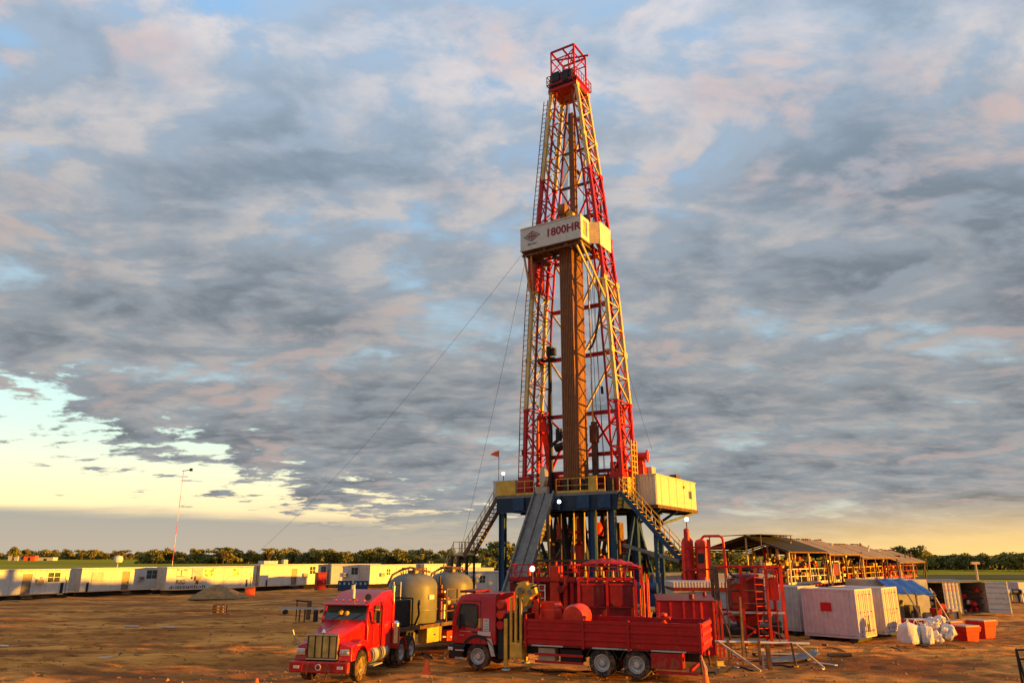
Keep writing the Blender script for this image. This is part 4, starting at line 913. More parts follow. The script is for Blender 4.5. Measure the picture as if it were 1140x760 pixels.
# crane
w = MB(); w.box(-1.9, -1.4, .3, 1.15, .5, 1.1); cb = part('crane_base', w, yellow, ft, bevel=.04)
for x in (-1.45, -1.66, -1.88): w = MB(); w.box(x - .05, x + .05, 1.02, 1.14, .45, 3.0 - abs(x + 1.66) * .8); part('crane_column', w, yellow, ft, bevel=.01)
for y in (-1.1, 1.1):
    w = MB(); w.box(-1.30, -1.16, y - .08, y + .08, .15, 2.0); part('outrigger', w, yellow, ft, bevel=.01)
    w = MB(); w.lathe([(0, 0), (.2, 0), (.18, .05), (0, .06)], (-1.23, y, .06), (0, 0, 1), 12); part('foot_pad', w, galv, ft)
w = MB(); w.prism([(-1.6, 2.75), (-1.62, 3.1), (-1.8, 3.38), (-2.0, 3.42), (-2.1, 3.25), (-2.35, 3.3), (-2.45, 3.0), (-2.2, 2.85), (-2.05, 2.55), (-1.85, 2.5)], .62, .98); part('crane_knuckle', w, yellow, ft, bevel=.05)
w = MB(); w.tube((-1.85, .5, 3.1), (-1.85, 1.1, 3.1), .13, 14); w.tube((-2.25, .5, 3.05), (-2.25, 1.1, 3.05), .1, 14); w.tube((-1.9, .5, 2.7), (-1.9, 1.1, 2.7), .09, 12); part('pivot_pin', w, steel, ft, smooth=True)
w = MB(); w.path([(-2.3, 1.05, 3.2), (-2.6, 1.05, 3.3), (-2.7, 1.0, 2.8), (-2.6, .9, 2.2)], .035, 6); part('hydraulic_hose', w, black, ft, smooth=True)
w = MB(); w.bar((-2.4, .7, 2.75), (-2.6, .7, 2.15), .22); w.bar((-2.0, .6, 2.8), (-1.7, -.9, 3.0), .26); w.tube((-2.6, .85, 3.0), (-2.65, .85, 1.9), .05); part('crane_boom', w, orange, ft, bevel=.02)
w = MB(); w.bar((-1.75, .9, 1.2), (-1.75, .9, 2.8), .16); part('crane_ram', w, black, ft)
# bed
BX0, BX1 = -9.05, -2.15
w = MB(); w.box(BX0, BX1, -1.22, 1.22, 1.02, 1.14); part('bed_floor', w, darkred, ft)
def dropside(x0, x1, s, m):
    y = s * 1.22; w = MB()
    prof = [(0, 1.10), (.03, 1.10), (.03, 1.28), (.07, 1.31), (.07, 1.43), (.03, 1.46), (.03, 1.60), (.07, 1.63), (.07, 1.75), (.03, 1.78), (.03, 1.90), (.06, 1.92), (.06, 2.04), (0, 2.04)]
    w.prism([(y + s * a, z) for a, z in prof], x0, x1, axis='x'); return part('drop_side', w, m, ft)
cuts = [BX0, -6.35, -4.55, BX1]
for s in (-1, 1):
    for a, b_ in zip(cuts[:-1], cuts[1:]):
        dropside(a + .04, b_ - .04, s, truckred)
    for x in cuts: w = MB(); w.box(x - .05, x + .05, min(s * 1.2, s * 1.32), max(s * 1.2, s * 1.32), .98, 2.08); part('bed_post', w, truckred, ft, bevel=.01)
    w = MB()
    for x0 in (-2.4, -4.9, -5.95, -7.2): w.box(x0 - (1.3 if x0 != -5.95 else .5), x0, min(s * 1.225, s * 1.245), max(s * 1.225, s * 1.245), 1.02, 1.075)
    part('reflective_strip', w, galv, ft)
w = MB(); w.prism([(-1.22, 1.1), (1.22, 1.1), (1.22, 2.04), (-1.22, 2.04)], BX0 - .06, BX0 - .01, axis='x'); tg = part('tailgate', w, truckred, ft)
for z in (1.35, 1.68, 1.96): w = MB(); w.box(BX0 - .10, BX0 - .063, -1.18, 1.18, z - .07, z + .05); part('tailgate_rib', w, orange, tg)
w = MB(); w.prism([(-1.22, 1.1), (1.22, 1.1), (1.22, 2.2), (-1.22, 2.2)], BX1 + .01, BX1 + .06, axis='x'); part('headboard', w, darkred, ft)
w = MB(); w.box(-8.35, -7.15, .75, 1.2, .42, .98); part('locker', w, truckred, ft, bevel=.02)
for z in (.45, .72): bar('side_guard', (-2.5, 1.15, z), (-4.5, 1.15, z), .04, red, ft, h=.09)
w = MB(); w.box(-3.3, -2.6, .5, 1.05, .45, .95); part('battery_box', w, tan, ft, bevel=.02); w = MB(); w.box(-4.4, -3.5, .4, .95, .45, .92); part('air_tank', w, black, ft)
bar('underrun_bar', (-8.6, -1.1, .42), (-8.6, 1.15, .42), .1, red, ft); bar('side_guard', (-7.3, 1.1, .30), (-8.9, 1.1, .30), .04, red, ft, h=.1)
for s in (-1, 1): bar('rear_leg', (-8.95, s * 1.05, .95), (-9.0, s * 1.05, .35), .07, rust, ft); w = MB(); w.box(-9.02, -8.98, min(s*.8, s*1.1), max(s*.8, s*1.1), .75, .88); part('tail_light', w, orange, ft)
w = MB(); w.path([(-9.0, .9, .8), (-9.15, .9, .3), (-9.1, .9, .05)], .03, 5); w.path([(-9.0, 1.15, 1.0), (-9.2, 1.15, .5), (-9.15, 1.15, .1)], .02, 5); part('safety_chain', w, galv, ft)
for x in (0, -5.25, -6.6): bar('axle', (x, -.9, .52), (x, .9, .52), .16, black, ft, rnd=True)
# load on the bed
Mf = Matrix.Translation((-.97, 33.8, 0)) @ Matrix.Rotation(R(158), 4, 'Z')
w = MB(); w.lathe([(0, -.6), (.42, -.58), (.5, -.4), (.5, .4), (.42, .58), (0, .6)], (-.0, 0, .95), (0, 1, 0), 22); w.box(-.4, .4, -.5, .5, 0, .5)
o = solo('round_tank', w, orange, 'rounded orange red tank lying in the truck bed just behind the crane', 'tank', loc=tuple(Mf @ Vector((-4.0, .2, 1.142))), yaw=158, smooth=True)
w = MB(); w.box(-.45, .45, -.5, .5, 0, 1.25); w.prism([(-.45, 1.25), (.45, 1.25), (.35, 1.42), (-.35, 1.42)], -.45, .45)
solo('machine_hood', w, orange, 'boxy orange red machine hood in the truck bed beside the yellow crane', 'machine', loc=tuple(Mf @ Vector((-2.75, .2, 1.142))), yaw=158, bevel=.12, seg=3)
w = MB(); w.lathe([(0, 0), (.12, 0), (.12, .1), (.06, .14), (.06, .3), (.14, .34), (.14, .42), (0, .46)], (0, 0, .75), (0, 0, 1), 10); w.tube((-.25, 0, 1.0), (.25, 0, 1.0), .07, 8); w.tube((0, 0, 0), (0, 0, .8), .06, 8)
solo('valve', w, orange, 'small orange red valve poking above the truck bed near its tail', 'valve', loc=tuple(Mf @ Vector((-7.55, .3, 1.142))), yaw=158, smooth=True)

def ray(u, v):
    yu = (380 - v) / 823; f_ = math.cos(PITCH) - yu * math.sin(PITCH); up = math.sin(PITCH) + yu * math.cos(PITCH)
    return (u - 570) / 823 / f_, up / f_
def at(u, v, Y): a, b_ = ray(u, v); return (a * Y, Y, CAMZ + b_ * Y)
def gpt(u, v): a, b_ = ray(u, v); Y = -CAMZ / b_; return (a * Y, Y, 0)

# ---------------------------------------------------------------- white site cabins on skids
def cabin(label, p, ang, L, H=2.75, D=2.6, wins=(), doors=(), m=white, skid=.55, roofm=None, group='white site cabins along the back of the yard', ribs=False):
    """front wall from the local origin along +x, facing -y"""
    H -= .22; t = thing('site_cabin', label, 'cabin', (p[0], p[1], 0), ang, group); doors = [(q_[0], q_[1], max(q_[2], skid), q_[3]) for q_ in doors]
    w = MB(); w.box(0, L, 0.03, D, skid, skid + H - .08)
    part('body', w, m, t)
    # front wall with openings
    w = MB(); xs_ = sorted([0, L] + [a for q_ in list(wins) + list(doors) for a in (q_[0], q_[0] + q_[1])])
    op = [(a, a + b_, z0, z1) for a, b_, z0, z1 in [(q_[0], q_[1], q_[2], q_[3]) for q_ in list(wins) + list(doors)]]
    for a, b_ in zip(xs_[:-1], xs_[1:]):
        if b_ - a < .01: continue
        o_ = [q_ for q_ in op if q_[0] <= a + .001 and q_[1] >= b_ - .001]
        if o_:
            z0, z1 = o_[0][2], o_[0][3]
            if z0 > skid + .01: w.box(a, b_, -.05, .03, skid, z0)
            w.box(a, b_, -.05, .03, z1, skid + H - .08)
        else: w.box(a, b_, -.05, .03, skid, skid + H - .08)
    part('front_wall', w, m, t)
    x = 1.2
    while x < L - .4:
        if not any(q_[0] - .1 < x < q_[1] + .1 for q_ in op): w = MB(); w.box(x, x + .04, -.062, -.052, skid, skid + H - .1); part('wall_seam', w, whitedirty, t)
        x += 1.2
    for a, wd, z0, z1 in wins:
        w = MB(); w.box(a, a + wd, .0, .02, z0, z1); g_ = part('window', w, glass, t)
        for xx in (a, a + wd / 2 - .025, a + wd - .05): bar('frame', (xx + .025, -.02, z0), (xx + .025, -.02, z1), .05, galv, g_)
        bar('frame', (a, -.02, z0), (a + wd, -.02, z0), .05, galv, g_); bar('frame', (a, -.02, z1), (a + wd, -.02, z1), .05, galv, g_)
        bar('window_grille', (a, -.03, (z0 + z1) / 2), (a + wd, -.03, (z0 + z1) / 2), .03, galv, g_)
    for a, wd, z0, z1 in doors:
        w = MB(); w.box(a + .02, a + wd - .02, -.02, .01, z0, z1 - .02); d_ = part('door', w, steel, t)
        w = MB(); w.box(a + wd - .2, a + wd - .1, -.07, -.022, 1.3, 1.45); part('handle', w, black, d_)
    w = MB(); w.box(-.06, L + .06, -.10, D + .08, skid + H - .078, skid + H); part('roof', w, roofm or m, t)
    w = MB(); w.box(-.02, L + .02, -.08, -.055, skid + H - .2, skid + H - .08); part('eave_trim', w, whitedirty, t)
    for yy in (.25, D - .3): bar('skid_beam', (-.3, yy + .2, .18), (L + .3, yy + .2, .18), .18, skidblack, t, h=.34)
    for q_ in doors:
        for k in range(2): w = MB(); w.box(q_[0] - .05, q_[0] + q_[1] + .05, -.45 - .3 * k, -.12 - .3 * k, .42 - .2 * k - .04, .42 - .2 * k); part('door_step', w, steel, t)
    for q_ in list(wins)[:1]:
        w = MB(); w.box(q_[0] - 1.1, q_[0] - .4, -.36, -.055, 1.55, 2.05); a_ = part('wall_air_unit', w, whitedirty, t, bevel=.02)
        w = MB(); w.box(q_[0] - 1.04, q_[0] - .46, -.372, -.361, 1.62, 1.98); part('air_grille', w, steel, a_)
    w = MB(); w.box(L - .35, L - .1, -.14, -.055, 1.9, 2.3); part('fuse_box', w, galv, t); bar('conduit', (L - .22, -.08, skid), (L - .22, -.08, 1.9), .04, black, t)
    w = MB(); w.corr((0, D), (0, 0), skid + .05, skid + H - .1, (-1, 0), .3, .03) if ribs else w.box(-.04, -.003, .1, D - .1, skid + .1, skid + H - .15); part('end_wall', w, whitedirty, t)
    return t
wz = lambda a: a + .0
c1 = cabin('white cabin at the far left edge, with a grey door and one shuttered window', (-55.2, 75.3), 58, 12.0, H=2.72, wins=[(9.7, 1.4, 1.7, 2.7)], doors=[(7.2, .95, .4, 2.6)])
c2 = cabin('white cabin second from the left, with a tall brown door and dark sliding window', (-48.9, 88.0), 59, 10.2, H=2.75, wins=[(8.0, 1.5, 1.7, 2.75)], doors=[(4.9, .95, .4, 2.65)], ribs=True)
c3 = cabin('white cabin with worn lettering, behind the sand pile', (-41.2, 92.4), 48, 11.2, H=2.8, wins=[(4.6, 1.3, 1.9, 3.0), (8.3, 1.0, 1.9, 2.9)], ribs=True)
c4 = cabin('white cabin with a ribbed end and roof air unit, right of the sand pile', (-33.7, 103.5), 52, 11.5, H=2.95, wins=[(8.0, 1.1, 1.9, 2.95), (10.0, .9, 1.9, 2.95)], doors=[(5.0, .9, .4, 2.7)], ribs=True)
c5 = cabin('white cabin with a small dark window, directly behind the red portable toilet', (-25.8, 110.5), 20, 7.0, H=2.95, wins=[(2.8, 1.0, 1.8, 2.8), (4.6, .35, 2.0, 2.7), (5.3, .3, 2.0, 2.6)])
c6 = cabin('sunlit yellowish white cabin left of the domed tanks', (-20.2, 110), 48, 9.5, H=2.85, wins=[(2.9, .8, 1.7, 2.6), (5.5, .8, 1.7, 2.6)])
c7 = cabin('white cabin standing beyond the domed cement tanks', (-13.2, 116), 42, 11, H=2.9, wins=[(3, 1.0, 1.8, 2.8), (7, 1.0, 1.8, 2.8)])
c8 = cabin('white cabin seen under the left rig stairs', (-4.6, 86), 40, 6.5, H=2.4, wins=[(1.2, .9, 1.5, 2.3)])
c9 = cabin('faded cabin seen between the left stairs and the blue columns', (-7.6, 98), 30, 6, H=2.6, wins=[(1.0, .9, 1.5, 2.4)], m=pinkwhite)
# small wall fixtures
def onwall(t, x0, x1, z0, z1, m, name, d=.06): w = MB(); w.box(x0, x1, -.06 - d, -.0525, z0, z1); return part(name, w, m, t)
onwall(c1, 8.3, 8.9, 2.3, 2.38, galv, 'door_lamp'); onwall(c1, 9.0, 9.2, 1.7, 2.3, tan, 'notice_board'); onwall(c1, 11.2, 11.5, .5, 1.6, black, 'fire_extinguisher_stand')
onwall(c2, .7, .95, .5, 1.5, black, 'fire_extinguisher_stand'); onwall(c2, 1.2, 2.6, 1.6, 2.6, whitedirty, 'shutter'); onwall(c2, 7.0, 7.2, 1.6, 2.2, tan, 'notice_board'); onwall(c2, 9.6, 10.15, 1.3, 2.6, whitedirty, 'air_unit', .3)
onwall(c3, 3.1, 4.4, 1.85, 3.05, whitedirty, 'shutter'); onwall(c3, 3.0, 3.2, 1.7, 1.95, black, 'socket_box'); onwall(c3, 3.7, 3.95, 1.1, 1.6, maroon, 'notice_board'); onwall(c3, 10.3, 10.5, .5, 1.5, black, 'fire_extinguisher_stand')
w = MB(); w.box(1.2, 3.4, 1.0, 2.4, 3.3, 3.75); w.box(4.2, 4.9, .8, 1.4, 3.3, 3.9); part('roof_air_unit', w, whitedirty, c4, bevel=.03)
for xx in (.2, .55): bar('door_bar', (-.08, xx, .5), (-.08, xx, 3.1), .05, black, c4)
onwall(c4, 1.0, 1.2, .5, 1.3, black, 'fire_extinguisher_stand')
TM = Matrix.Translation((1.75, -.058, 1.38)) @ Matrix.Rotation(R(90), 4, 'X')
text_mb('RIG', .72, fadedprint, 'lettering', c3, TM)
w = MB(); rr_ = random.Random(3); x = .5
while x < 5.0: d_ = rr_.uniform(.08, .2); w.box(x, x + d_, -.066, -.0525, .62, .62 + rr_.choice((.28, .36, .3))); x += d_ + rr_.uniform(.05, .16)
w.box(1.15, 1.5, -.066, -.0525, 2.75, 2.85); w.box(2.0, 2.5, -.066, -.0525, 2.72, 2.84); w.box(1.7, 1.82, -.066, -.0525, 2.1, 2.8); w.box(1.2, 2.2, -.066, -.0525, 1.98, 2.06); part('worn_lettering', w, fadedprint, c3)
# toilet, blue tanks, white post
w = MB(); w.box(-.6, .6, -.6, .6, .12, 2.2); t = thing('portable_toilet', 'dark red portable toilet box between two white cabins', 'toilet', gpt(356, 657.5), 30); part('body', w, darkred, t, bevel=.05)
w = MB(); w.box(-.66, .66, -.66, .66, 2.2, 2.32); part('roof', w, red, t, bevel=.04); w = MB(); w.box(-.4, .4, -.63, -.603, .2, 2.05); dd = part('door', w, red, t); w = MB(); w.box(.2, .3, -.68, -.632, 1.1, 1.25); part('handle', w, white, dd)
for k, (u, lab) in enumerate(((384, 'left dark blue low tank in front of a white cabin'), (402, 'right dark blue low tank in front of a white cabin'))):
    p = gpt(u, 657); t = thing('low_tank', lab, 'tank', (p[0], p[1], 0), 10); w = MB(); w.box(-.95, .85, -.6, .6, .1, 1.25); part('body', w, blue, t, bevel=.05)
    for x in (-.7, -.1, .5): w = MB(); w.box(x - .12, x + .12, -.63, -.603, .75, 1.05); part('label_plate', w, galv, t)
    for x in (-.95, .85): bar('leg', (x * .9, -.5, 0), (x * .9, .5, 0.05), .12, black, t)
p = gpt(394, 656); w = MB(); w.tube((0, 0, 0), (0, 0, 1.3), .17, 12); w.tube((0, 0, 1.3), (0, 0, 1.36), .2, 12); solo('marker_post', w, white, 'short thick white post standing between the two dark blue tanks', 'post', loc=(p[0], p[1] - 2.5, 0), smooth=True)

# ---------------------------------------------------------------- shipping containers
def container(label, p, ang, L=3.0, Wd=2.44, H=2.5, m=pinkwhite, me_=None, doors=True, lift=.22):
    """near corner at the origin; long side along +y (local), end along +x, ends facing -y"""
    t = thing('shipping_container', label, 'container', (p[0], p[1], 0), ang)
    w = MB(); w.box(.06, Wd - .06, .06, L - .06, lift + .1, lift + H - .04); part('body', w, m, t)
    w = MB(); w.corr((.035, L - .08), (.035, .08), lift + .14, lift + H - .1, (-1, 0), .27, .036); part('side_wall', w, m, t)
    w = MB(); w.corr((Wd - .035, .08), (Wd - .035, L - .08), lift + .14, lift + H - .1, (1, 0), .27, .036); part('side_wall', w, m, t)
    w = MB(); w.corr((.08, .035), (Wd - .08, .035), lift + .14, lift + H - .1, (0, -1), .27, .03); part('end_wall', w, me_ or m, t)
    for x in (0, Wd):
        for y in (0, L):
            x0 = x if x == 0 else x - .1; y0 = y if y == 0 else y - .1
            w = MB(); w.box(x0, x0 + .1, y0, y0 + .1, lift, lift + H); part('corner_post', w, m, t, bevel=.012)
    for z in (lift, lift + H - .1):
        for a, b_ in (((.05, .1), (.05, L - .1)), ((Wd - .05, .1), (Wd - .05, L - .1)), ((.1, .05), (Wd - .1, .05)), ((.1, L - .05), (Wd - .1, L - .05))): bar('frame_rail', (a[0], a[1], z + .05), (b_[0], b_[1], z + .05), .09, m, t)
    for x in (.42, .95, 1.49, 2.02):
        bar('lock_rod', (x, -.035, lift + .15), (x, -.035, lift + H - .12), .035, m, t, rnd=True)
        for z in (.35, 1.3, 2.2): bar('rod_bracket', (x - .05, -.03, lift + z), (x + .05, -.03, lift + z), .05, steel, t)
    bar('lock_handle', (.95, -.06, lift + 1.1), (1.25, -.06, lift + 1.08), .03, steel, t); bar('lock_handle', (1.49, -.06, lift + 1.1), (1.79, -.06, lift + 1.08), .03, steel, t)
    w = MB(); w.box(Wd / 2 - .012, Wd / 2 + .012, -.012, -.002, lift + .12, lift + H - .1); part('door_gap', w, black, t)
    for y in (.4, L - .4): bar('skid', (-.1, y, lift / 2), (Wd + .1, y, lift / 2), .2, black, t, h=lift - .01)
    return t
k1 = container('faded white container with a red placard on its ribbed side', (18.45, 42.0), -45 + 0, L=3.0)
# local +y must run along (-.7,.7): yaw +45 makes +y = (-.707,.707) and +x = (.707,.707)
def reyaw(o, a): o.rotation_euler = (0, 0, R(a))
reyaw(k1, 45)
w = MB(); w.box(-.018, -.004, 1.35, 1.95, 1.55, 2.0); part('placard', w, red, k1)
w = MB(); w.box(1.45, 1.52, -.02, .0, .5, 1.3); w.box(1.3, 1.36, -.02, .0, .5, .9); w.box(1.6, 2.2, -.02, .0, .5, .56); part('stencil_marks', w, fadedprint, k1)
k2 = container('faded white container just right of and behind the one with the red placard', (21.0, 44.3), 45, L=3.0)
k3 = container('greyish white container left of and behind the one with the red placard', (16.9, 46.1), 45, L=3.0, m=whitedirty)
w = MB(); w.box(-.05, -.004, 1.4, 2.3, .6, 1.3); part('hatch', w, steel, k3)

# pair of open containers at the right
def open_container(label, x, y, content, hinge):
    t = thing('shipping_container', label, 'container', (x, y, 0), 0); L = 5.5; Wd = 2.44; H = 2.45
    w = MB(); w.box(0, .06, 0, L, .12, H); w.box(Wd - .06, Wd, 0, L, .12, H); w.box(.06, Wd - .06, L - .06, L, .12, H); part('side_wall', w, pinkwhite, t)
    w = MB(); w.box(0, Wd, 0, L, H + .003, H + .09); part('roof', w, steel, t); w = MB(); w.box(.06, Wd - .06, 0, L - .06, .12, .22); part('floor', w, rust, t)
    for xx in (-.01, Wd + .01): bar('corner_post', (xx, -.04, .05), (xx, -.04, H + .1), .13, steel, t)
    bar('header', (.06, -.04, H + .03), (Wd - .06, -.04, H + .03), .12, steel, t); bar('sill', (.06, -.04, .12), (Wd - .06, -.04, .12), .12, steel, t)
    if hinge == 'half':
        w = MB(); w.corr((1.22, -.10), (2.40, -.10), .2, 2.4, (0, -1), .3, .03); w.box(1.22, 2.4, -.09, -.05, .2, 2.4); d_ = part('door', w, white, t)
        for z in (.5, .85, 1.2, 1.55, 1.9, 2.2): bar('door_rib', (1.26, -.145, z), (2.36, -.145, z), .035, conem if z > 1.8 else galv, d_)
    else:
        w = MB(); w.hexa([(1.95, -.2, .2), (3.15, -.95, .2), (3.18, -.90, .2), (1.98, -.15, .2), (1.95, -.2, 2.5), (3.15, -.95, 2.5), (3.18, -.90, 2.5), (1.98, -.15, 2.5)]); d_ = part('door', w, white, t)
        for z in (.5, .9, 1.3, 1.7, 2.1, 2.4): bar('door_rib', (1.97, -.24, z), (3.13, -.99, z), .035, galv, d_)
        bar('door_edge', (3.17, -.95, .15), (3.17, -.95, 2.55), .09, galv, d_)
    r_ = random.Random(len(label) * 3 + 5)
    for k in range(9):
        a = r_.uniform(.2, 2.0 if hinge != 'half' else 1.0); z = r_.choice((.25, .25, .8, 1.3, 1.7)); w = MB(); s_ = r_.uniform(.15, .3)
        w.lathe([(0, 0), (s_, 0), (s_ * .8, .25), (s_ * .4, .3), (0, .3)], (a, .5 + r_.random(), z), (0, -1, .0) if k % 2 else (0, 0, 1), 10); part('stored_part', w, r_.choice(content), t)
    for z in (.75, 1.25, 1.7): bar('shelf', (.1, 1.2, z), (Wd - .1, 1.2, z), .6, rust, t, h=.04)
    return t
open_container('open container with its right door shut, beside the blue tarpaulin', 32.5, 61, [rust, galv, red], 'half')
open_container('open container with a dark red interior and its door swung out to the right', 35.15, 61.2, [red, darkred, galv, red], 'swing')
# lean-to with blue tarpaulin
lt = thing('lean_to', 'blue tarpaulin roof over a cluttered shed beside the open containers', 'shelter', (27.3, 56.5, 0), 6)
w = MB(); n_ = 10
vs = [(-0.3 + 3.0 * i / n_, -1.4 + 2.6 * j / 6, 1.95 + .95 * j / 6 - .10 * math.sin(math.pi * i / n_ * 3) ** 2 - (i / n_) * .15 + random.uniform(-.03, .03)) for j in range(7) for i in range(n_ + 1)]
w.add(vs, [(j*(n_+1)+i, j*(n_+1)+i+1, (j+1)*(n_+1)+i+1, (j+1)*(n_+1)+i) for j in range(6) for i in range(n_)]); part('tarpaulin', w, bluetarp, lt, smooth=True, solid=.02)
w = MB(); w.box(-1.0, 3.9, 1.25, 4.0, .1, 2.75); part('shed_body', w, whitedirty, lt)
for x in (-.2, 1.2, 2.6): bar('post', (x, -1.3, 0), (x, -1.3, 1.95), .09, rust, lt)
w = MB(); w.box(-.6, .9, -.2, 1.2, .05, 1.4); w.box(1.4, 2.0, 0, 1.1, .05, 1.0); part('cupboard', w, steel, lt, bevel=.04)
w = MB(); w.box(.0, .5, -.25, -.21, .7, 1.1); part('gauge_panel', w, glass, lt)
for k in range(14):
    x = random.uniform(1.6, 4.6); y = random.uniform(-1.2, .4); w = MB(); s_ = random.uniform(.1, .28); w.box(x - s_, x + s_, y - s_, y + s_, 0.02, random.uniform(.4, 1.5) if k % 3 else .5)
    part('stored_item', w, random.choice((red, rust, galv, tan, black, blue, orange)), lt, bevel=.03)
bar('leaning_pole', (1.3, -1.7, .0), (.4, -1.2, 2.3), .09, galv, lt); bar('leaning_pole', (3.2, -1.7, .0), (2.8, -.6, 2.2), .08, tan, lt)
# red skips
def skip(label, u, v, ang, m=red, s_=1.0):
    p = gpt(u, v); t = thing('waste_skip', label, 'skip', (p[0], p[1] + .5, gz(p[0], p[1])), ang, 'red waste skips by the white sacks')
    a, b_ = .36 * s_, .5 * s_
    w = MB(); w.hexa([(-a, -a, .03), (a, -a, .03), (a, a, .03), (-a, a, .03), (-b_, -b_, 1.0), (b_, -b_, 1.0), (b_, b_, 1.0), (-b_, b_, 1.0)]); part('bin_body', w, m, t, bevel=.02)
    w = MB(); c_ = b_ + .05; w.hexa([(-c_ + .04, -c_ + .04, .78), (c_ - .04, -c_ + .04, .78), (c_ - .04, c_ - .04, .78), (-c_ + .04, c_ - .04, .78), (-c_, -c_, 1.03), (c_, -c_, 1.03), (c_, c_, 1.03), (-c_, c_, 1.03)]); part('rim_band', w, m, t, bevel=.015)
    w = MB(); w.box(-b_, b_, -b_, b_, 1.033, 1.10); part('lid', w, tan, t, bevel=.02)
    return t
skip('narrow red skip directly behind the crumpled white sacks', 1066, 712, 18, s_=.9)
skip('red skip in the middle of the row, its rim lit by the sun', 1082, 714, 20, s_=1.05)
skip('rightmost red skip of the row', 1101, 709, 24, s_=1.1)
p = gpt(1030, 706); t = thing('low_red_tub', 'low dark red tub with a pale lid behind the left white sack', 'tub', (p[0], p[1] + .6, 0), 12); w = MB(); w.hexa([(-.6, -.5, .03), (.6, -.5, .03), (.6, .5, .03), (-.6, .5, .03), (-.72, -.6, .78), (.72, -.6, .78), (.72, .6, .78), (-.72, .6, .78)]); part('body', w, red, t, bevel=.03)
w = MB(); w.box(-.6, .6, -.48, .48, .785, .83); part('lid', w, pinkwhite, t, bevel=.02)
# sacks
def sack(label, u, v, rx, ry, h, seed, top=.75, yaw=0, z0=.12):
    p = gpt(u, v); rnd = random.Random(seed); w = MB(); n = 26; m_ = 14; vs = []; fs = []
    ph_ = [rnd.uniform(0, 6.28) for _ in range(8)]
    for i in range(m_ + 1):
        f_ = i / m_; pr = (1 - abs(2 * f_ - .8) ** 3.2 * .16) * (1 if f_ < .80 else math.sqrt(max(.0, 1 - ((f_ - .80) / .204) ** 2)))
        if f_ < .06: pr *= .88
        for k in range(n):
            th = math.tau * k / n; sq = 1 / max(abs(math.cos(th)), abs(math.sin(th))) ** .6
            q_ = pr * sq * (1 + .05 * math.sin(3 * th + ph_[0] + f_ * 3) + .035 * math.sin(7 * th + ph_[1] - f_ * 6) + .02 * math.sin(13 * th + ph_[2] + 9 * f_) + rnd.uniform(-.012, .012))
            vs.append((rx * q_ * math.cos(th), ry * q_ * math.sin(th), h * (f_ if f_ < .8 else .8 + (f_ - .8) * .7) * (1 - .05 * math.cos(2 * th + ph_[3]) * f_) + .02 * math.sin(9 * th + ph_[4])))
    c0 = len(vs); vs.append((0, 0, 0)); vs.append((rx * .1, 0, h * .93))
    for i in range(m_):
        for k in range(n): fs.append((i*n+k, i*n+(k+1)%n, (i+1)*n+(k+1)%n, (i+1)*n+k))
    for k in range(n): fs.append((c0, (k + 1) % n, k)); fs.append((c0 + 1, m_*n+k, m_*n+(k+1)%n))
    w.add(vs, fs)
    for sx in (-1, 1):
        for sy in (-1, 1): w.path([(sx * rx * .85, sy * ry * .75, h * .8), (sx * rx * .6, sy * ry * .5, h * 1.08), (sx * rx * .3, sy * ry * .55, h * .9)], .018, 5)
    o = solo('bulk_sack', w, bagm, label, 'sack', 'white sacks on the pallet', loc=(p[0], p[1] + ry, z0), yaw=yaw, smooth=True)
    return o
sack('large smooth white sack, leftmost of the pile', 1019, 720, .47, .45, 1.10, 1, yaw=20)
sack('narrow white sack squeezed between the large one and the crumpled ones', 1037, 720, .33, .4, .98, 2, yaw=-10)
w = MB(); rnd = random.Random(5)
def crumple(label, c, rx, ry, rz, seed):
    rnd = random.Random(seed); w = MB(); n = 22; m_ = 14; vs = []; fs = []; K = [(Vector((rnd.gauss(0, 1), rnd.gauss(0, 1), rnd.gauss(0, 1))).normalized(), rnd.uniform(.12, .32)) for _ in range(22)]
    for i in range(m_ + 1):
        ph = math.pi * i / m_
        for k in range(n):
            th = math.tau * k / n; d = Vector((math.sin(ph) * math.cos(th), math.sin(ph) * math.sin(th), -math.cos(ph))); q_ = 1
            for kv, am in K:
                dd_ = d.dot(kv)
                if dd_ > .6: q_ -= am * (1 - abs((dd_ - .8) / .2)) * .6 if dd_ < 1 else 0
            vs.append((c[0] + rx * q_ * d.x, c[1] + ry * q_ * d.y, c[2] + rz * q_ * d.z))
    for i in range(m_):
        for k in range(n): fs.append((i*n+k, i*n+(k+1)%n, (i+1)*n+(k+1)%n, (i+1)*n+k))
    w.add(vs, fs); o_ = Vector((c[0], c[1], c[2] - rz)); w.v = [tuple(Vector(v) - o_) for v in w.v]
    return solo('crumpled_sack', w, bagm, label, 'sack', 'white sacks on the pallet', loc=tuple(o_), smooth=False)
p = gpt(1057, 719)
crumple('crumpled white sack lying lowest at the front of the pallet', (p[0] - .35, p[1] + .45, .45), .50, .42, .42, 11)
crumple('crumpled white sack at the right end of the pallet', (p[0] + .30, p[1] + .55, .62), .60, .5, .46, 12)
crumple('crumpled white sack heaped at the top of the pile', (p[0] - .25, p[1] + .75, 1.08), .62, .5, .40, 13)
crumple('knotted white sack tip above the right of the pile', (p[0] + .16, p[1] + .8, 1.25), .36, .3, .26, 14)
p = gpt(1054, 722); w = MB()
pl = thing('pallet', 'dark steel pallet lying under the crumpled white sacks', 'pallet', (p[0], p[1] + .1, .03), 4)
for y in (0, .5, 1.0): bar('runner', (-.9, y, .04), (.8, y, .04), .08, rust, pl)
for k in range(9): bar('slat', (-.85 + k * .2, -.05, .095), (-.85 + k * .2, 1.05, .095), .11, rust, pl, h=.025)
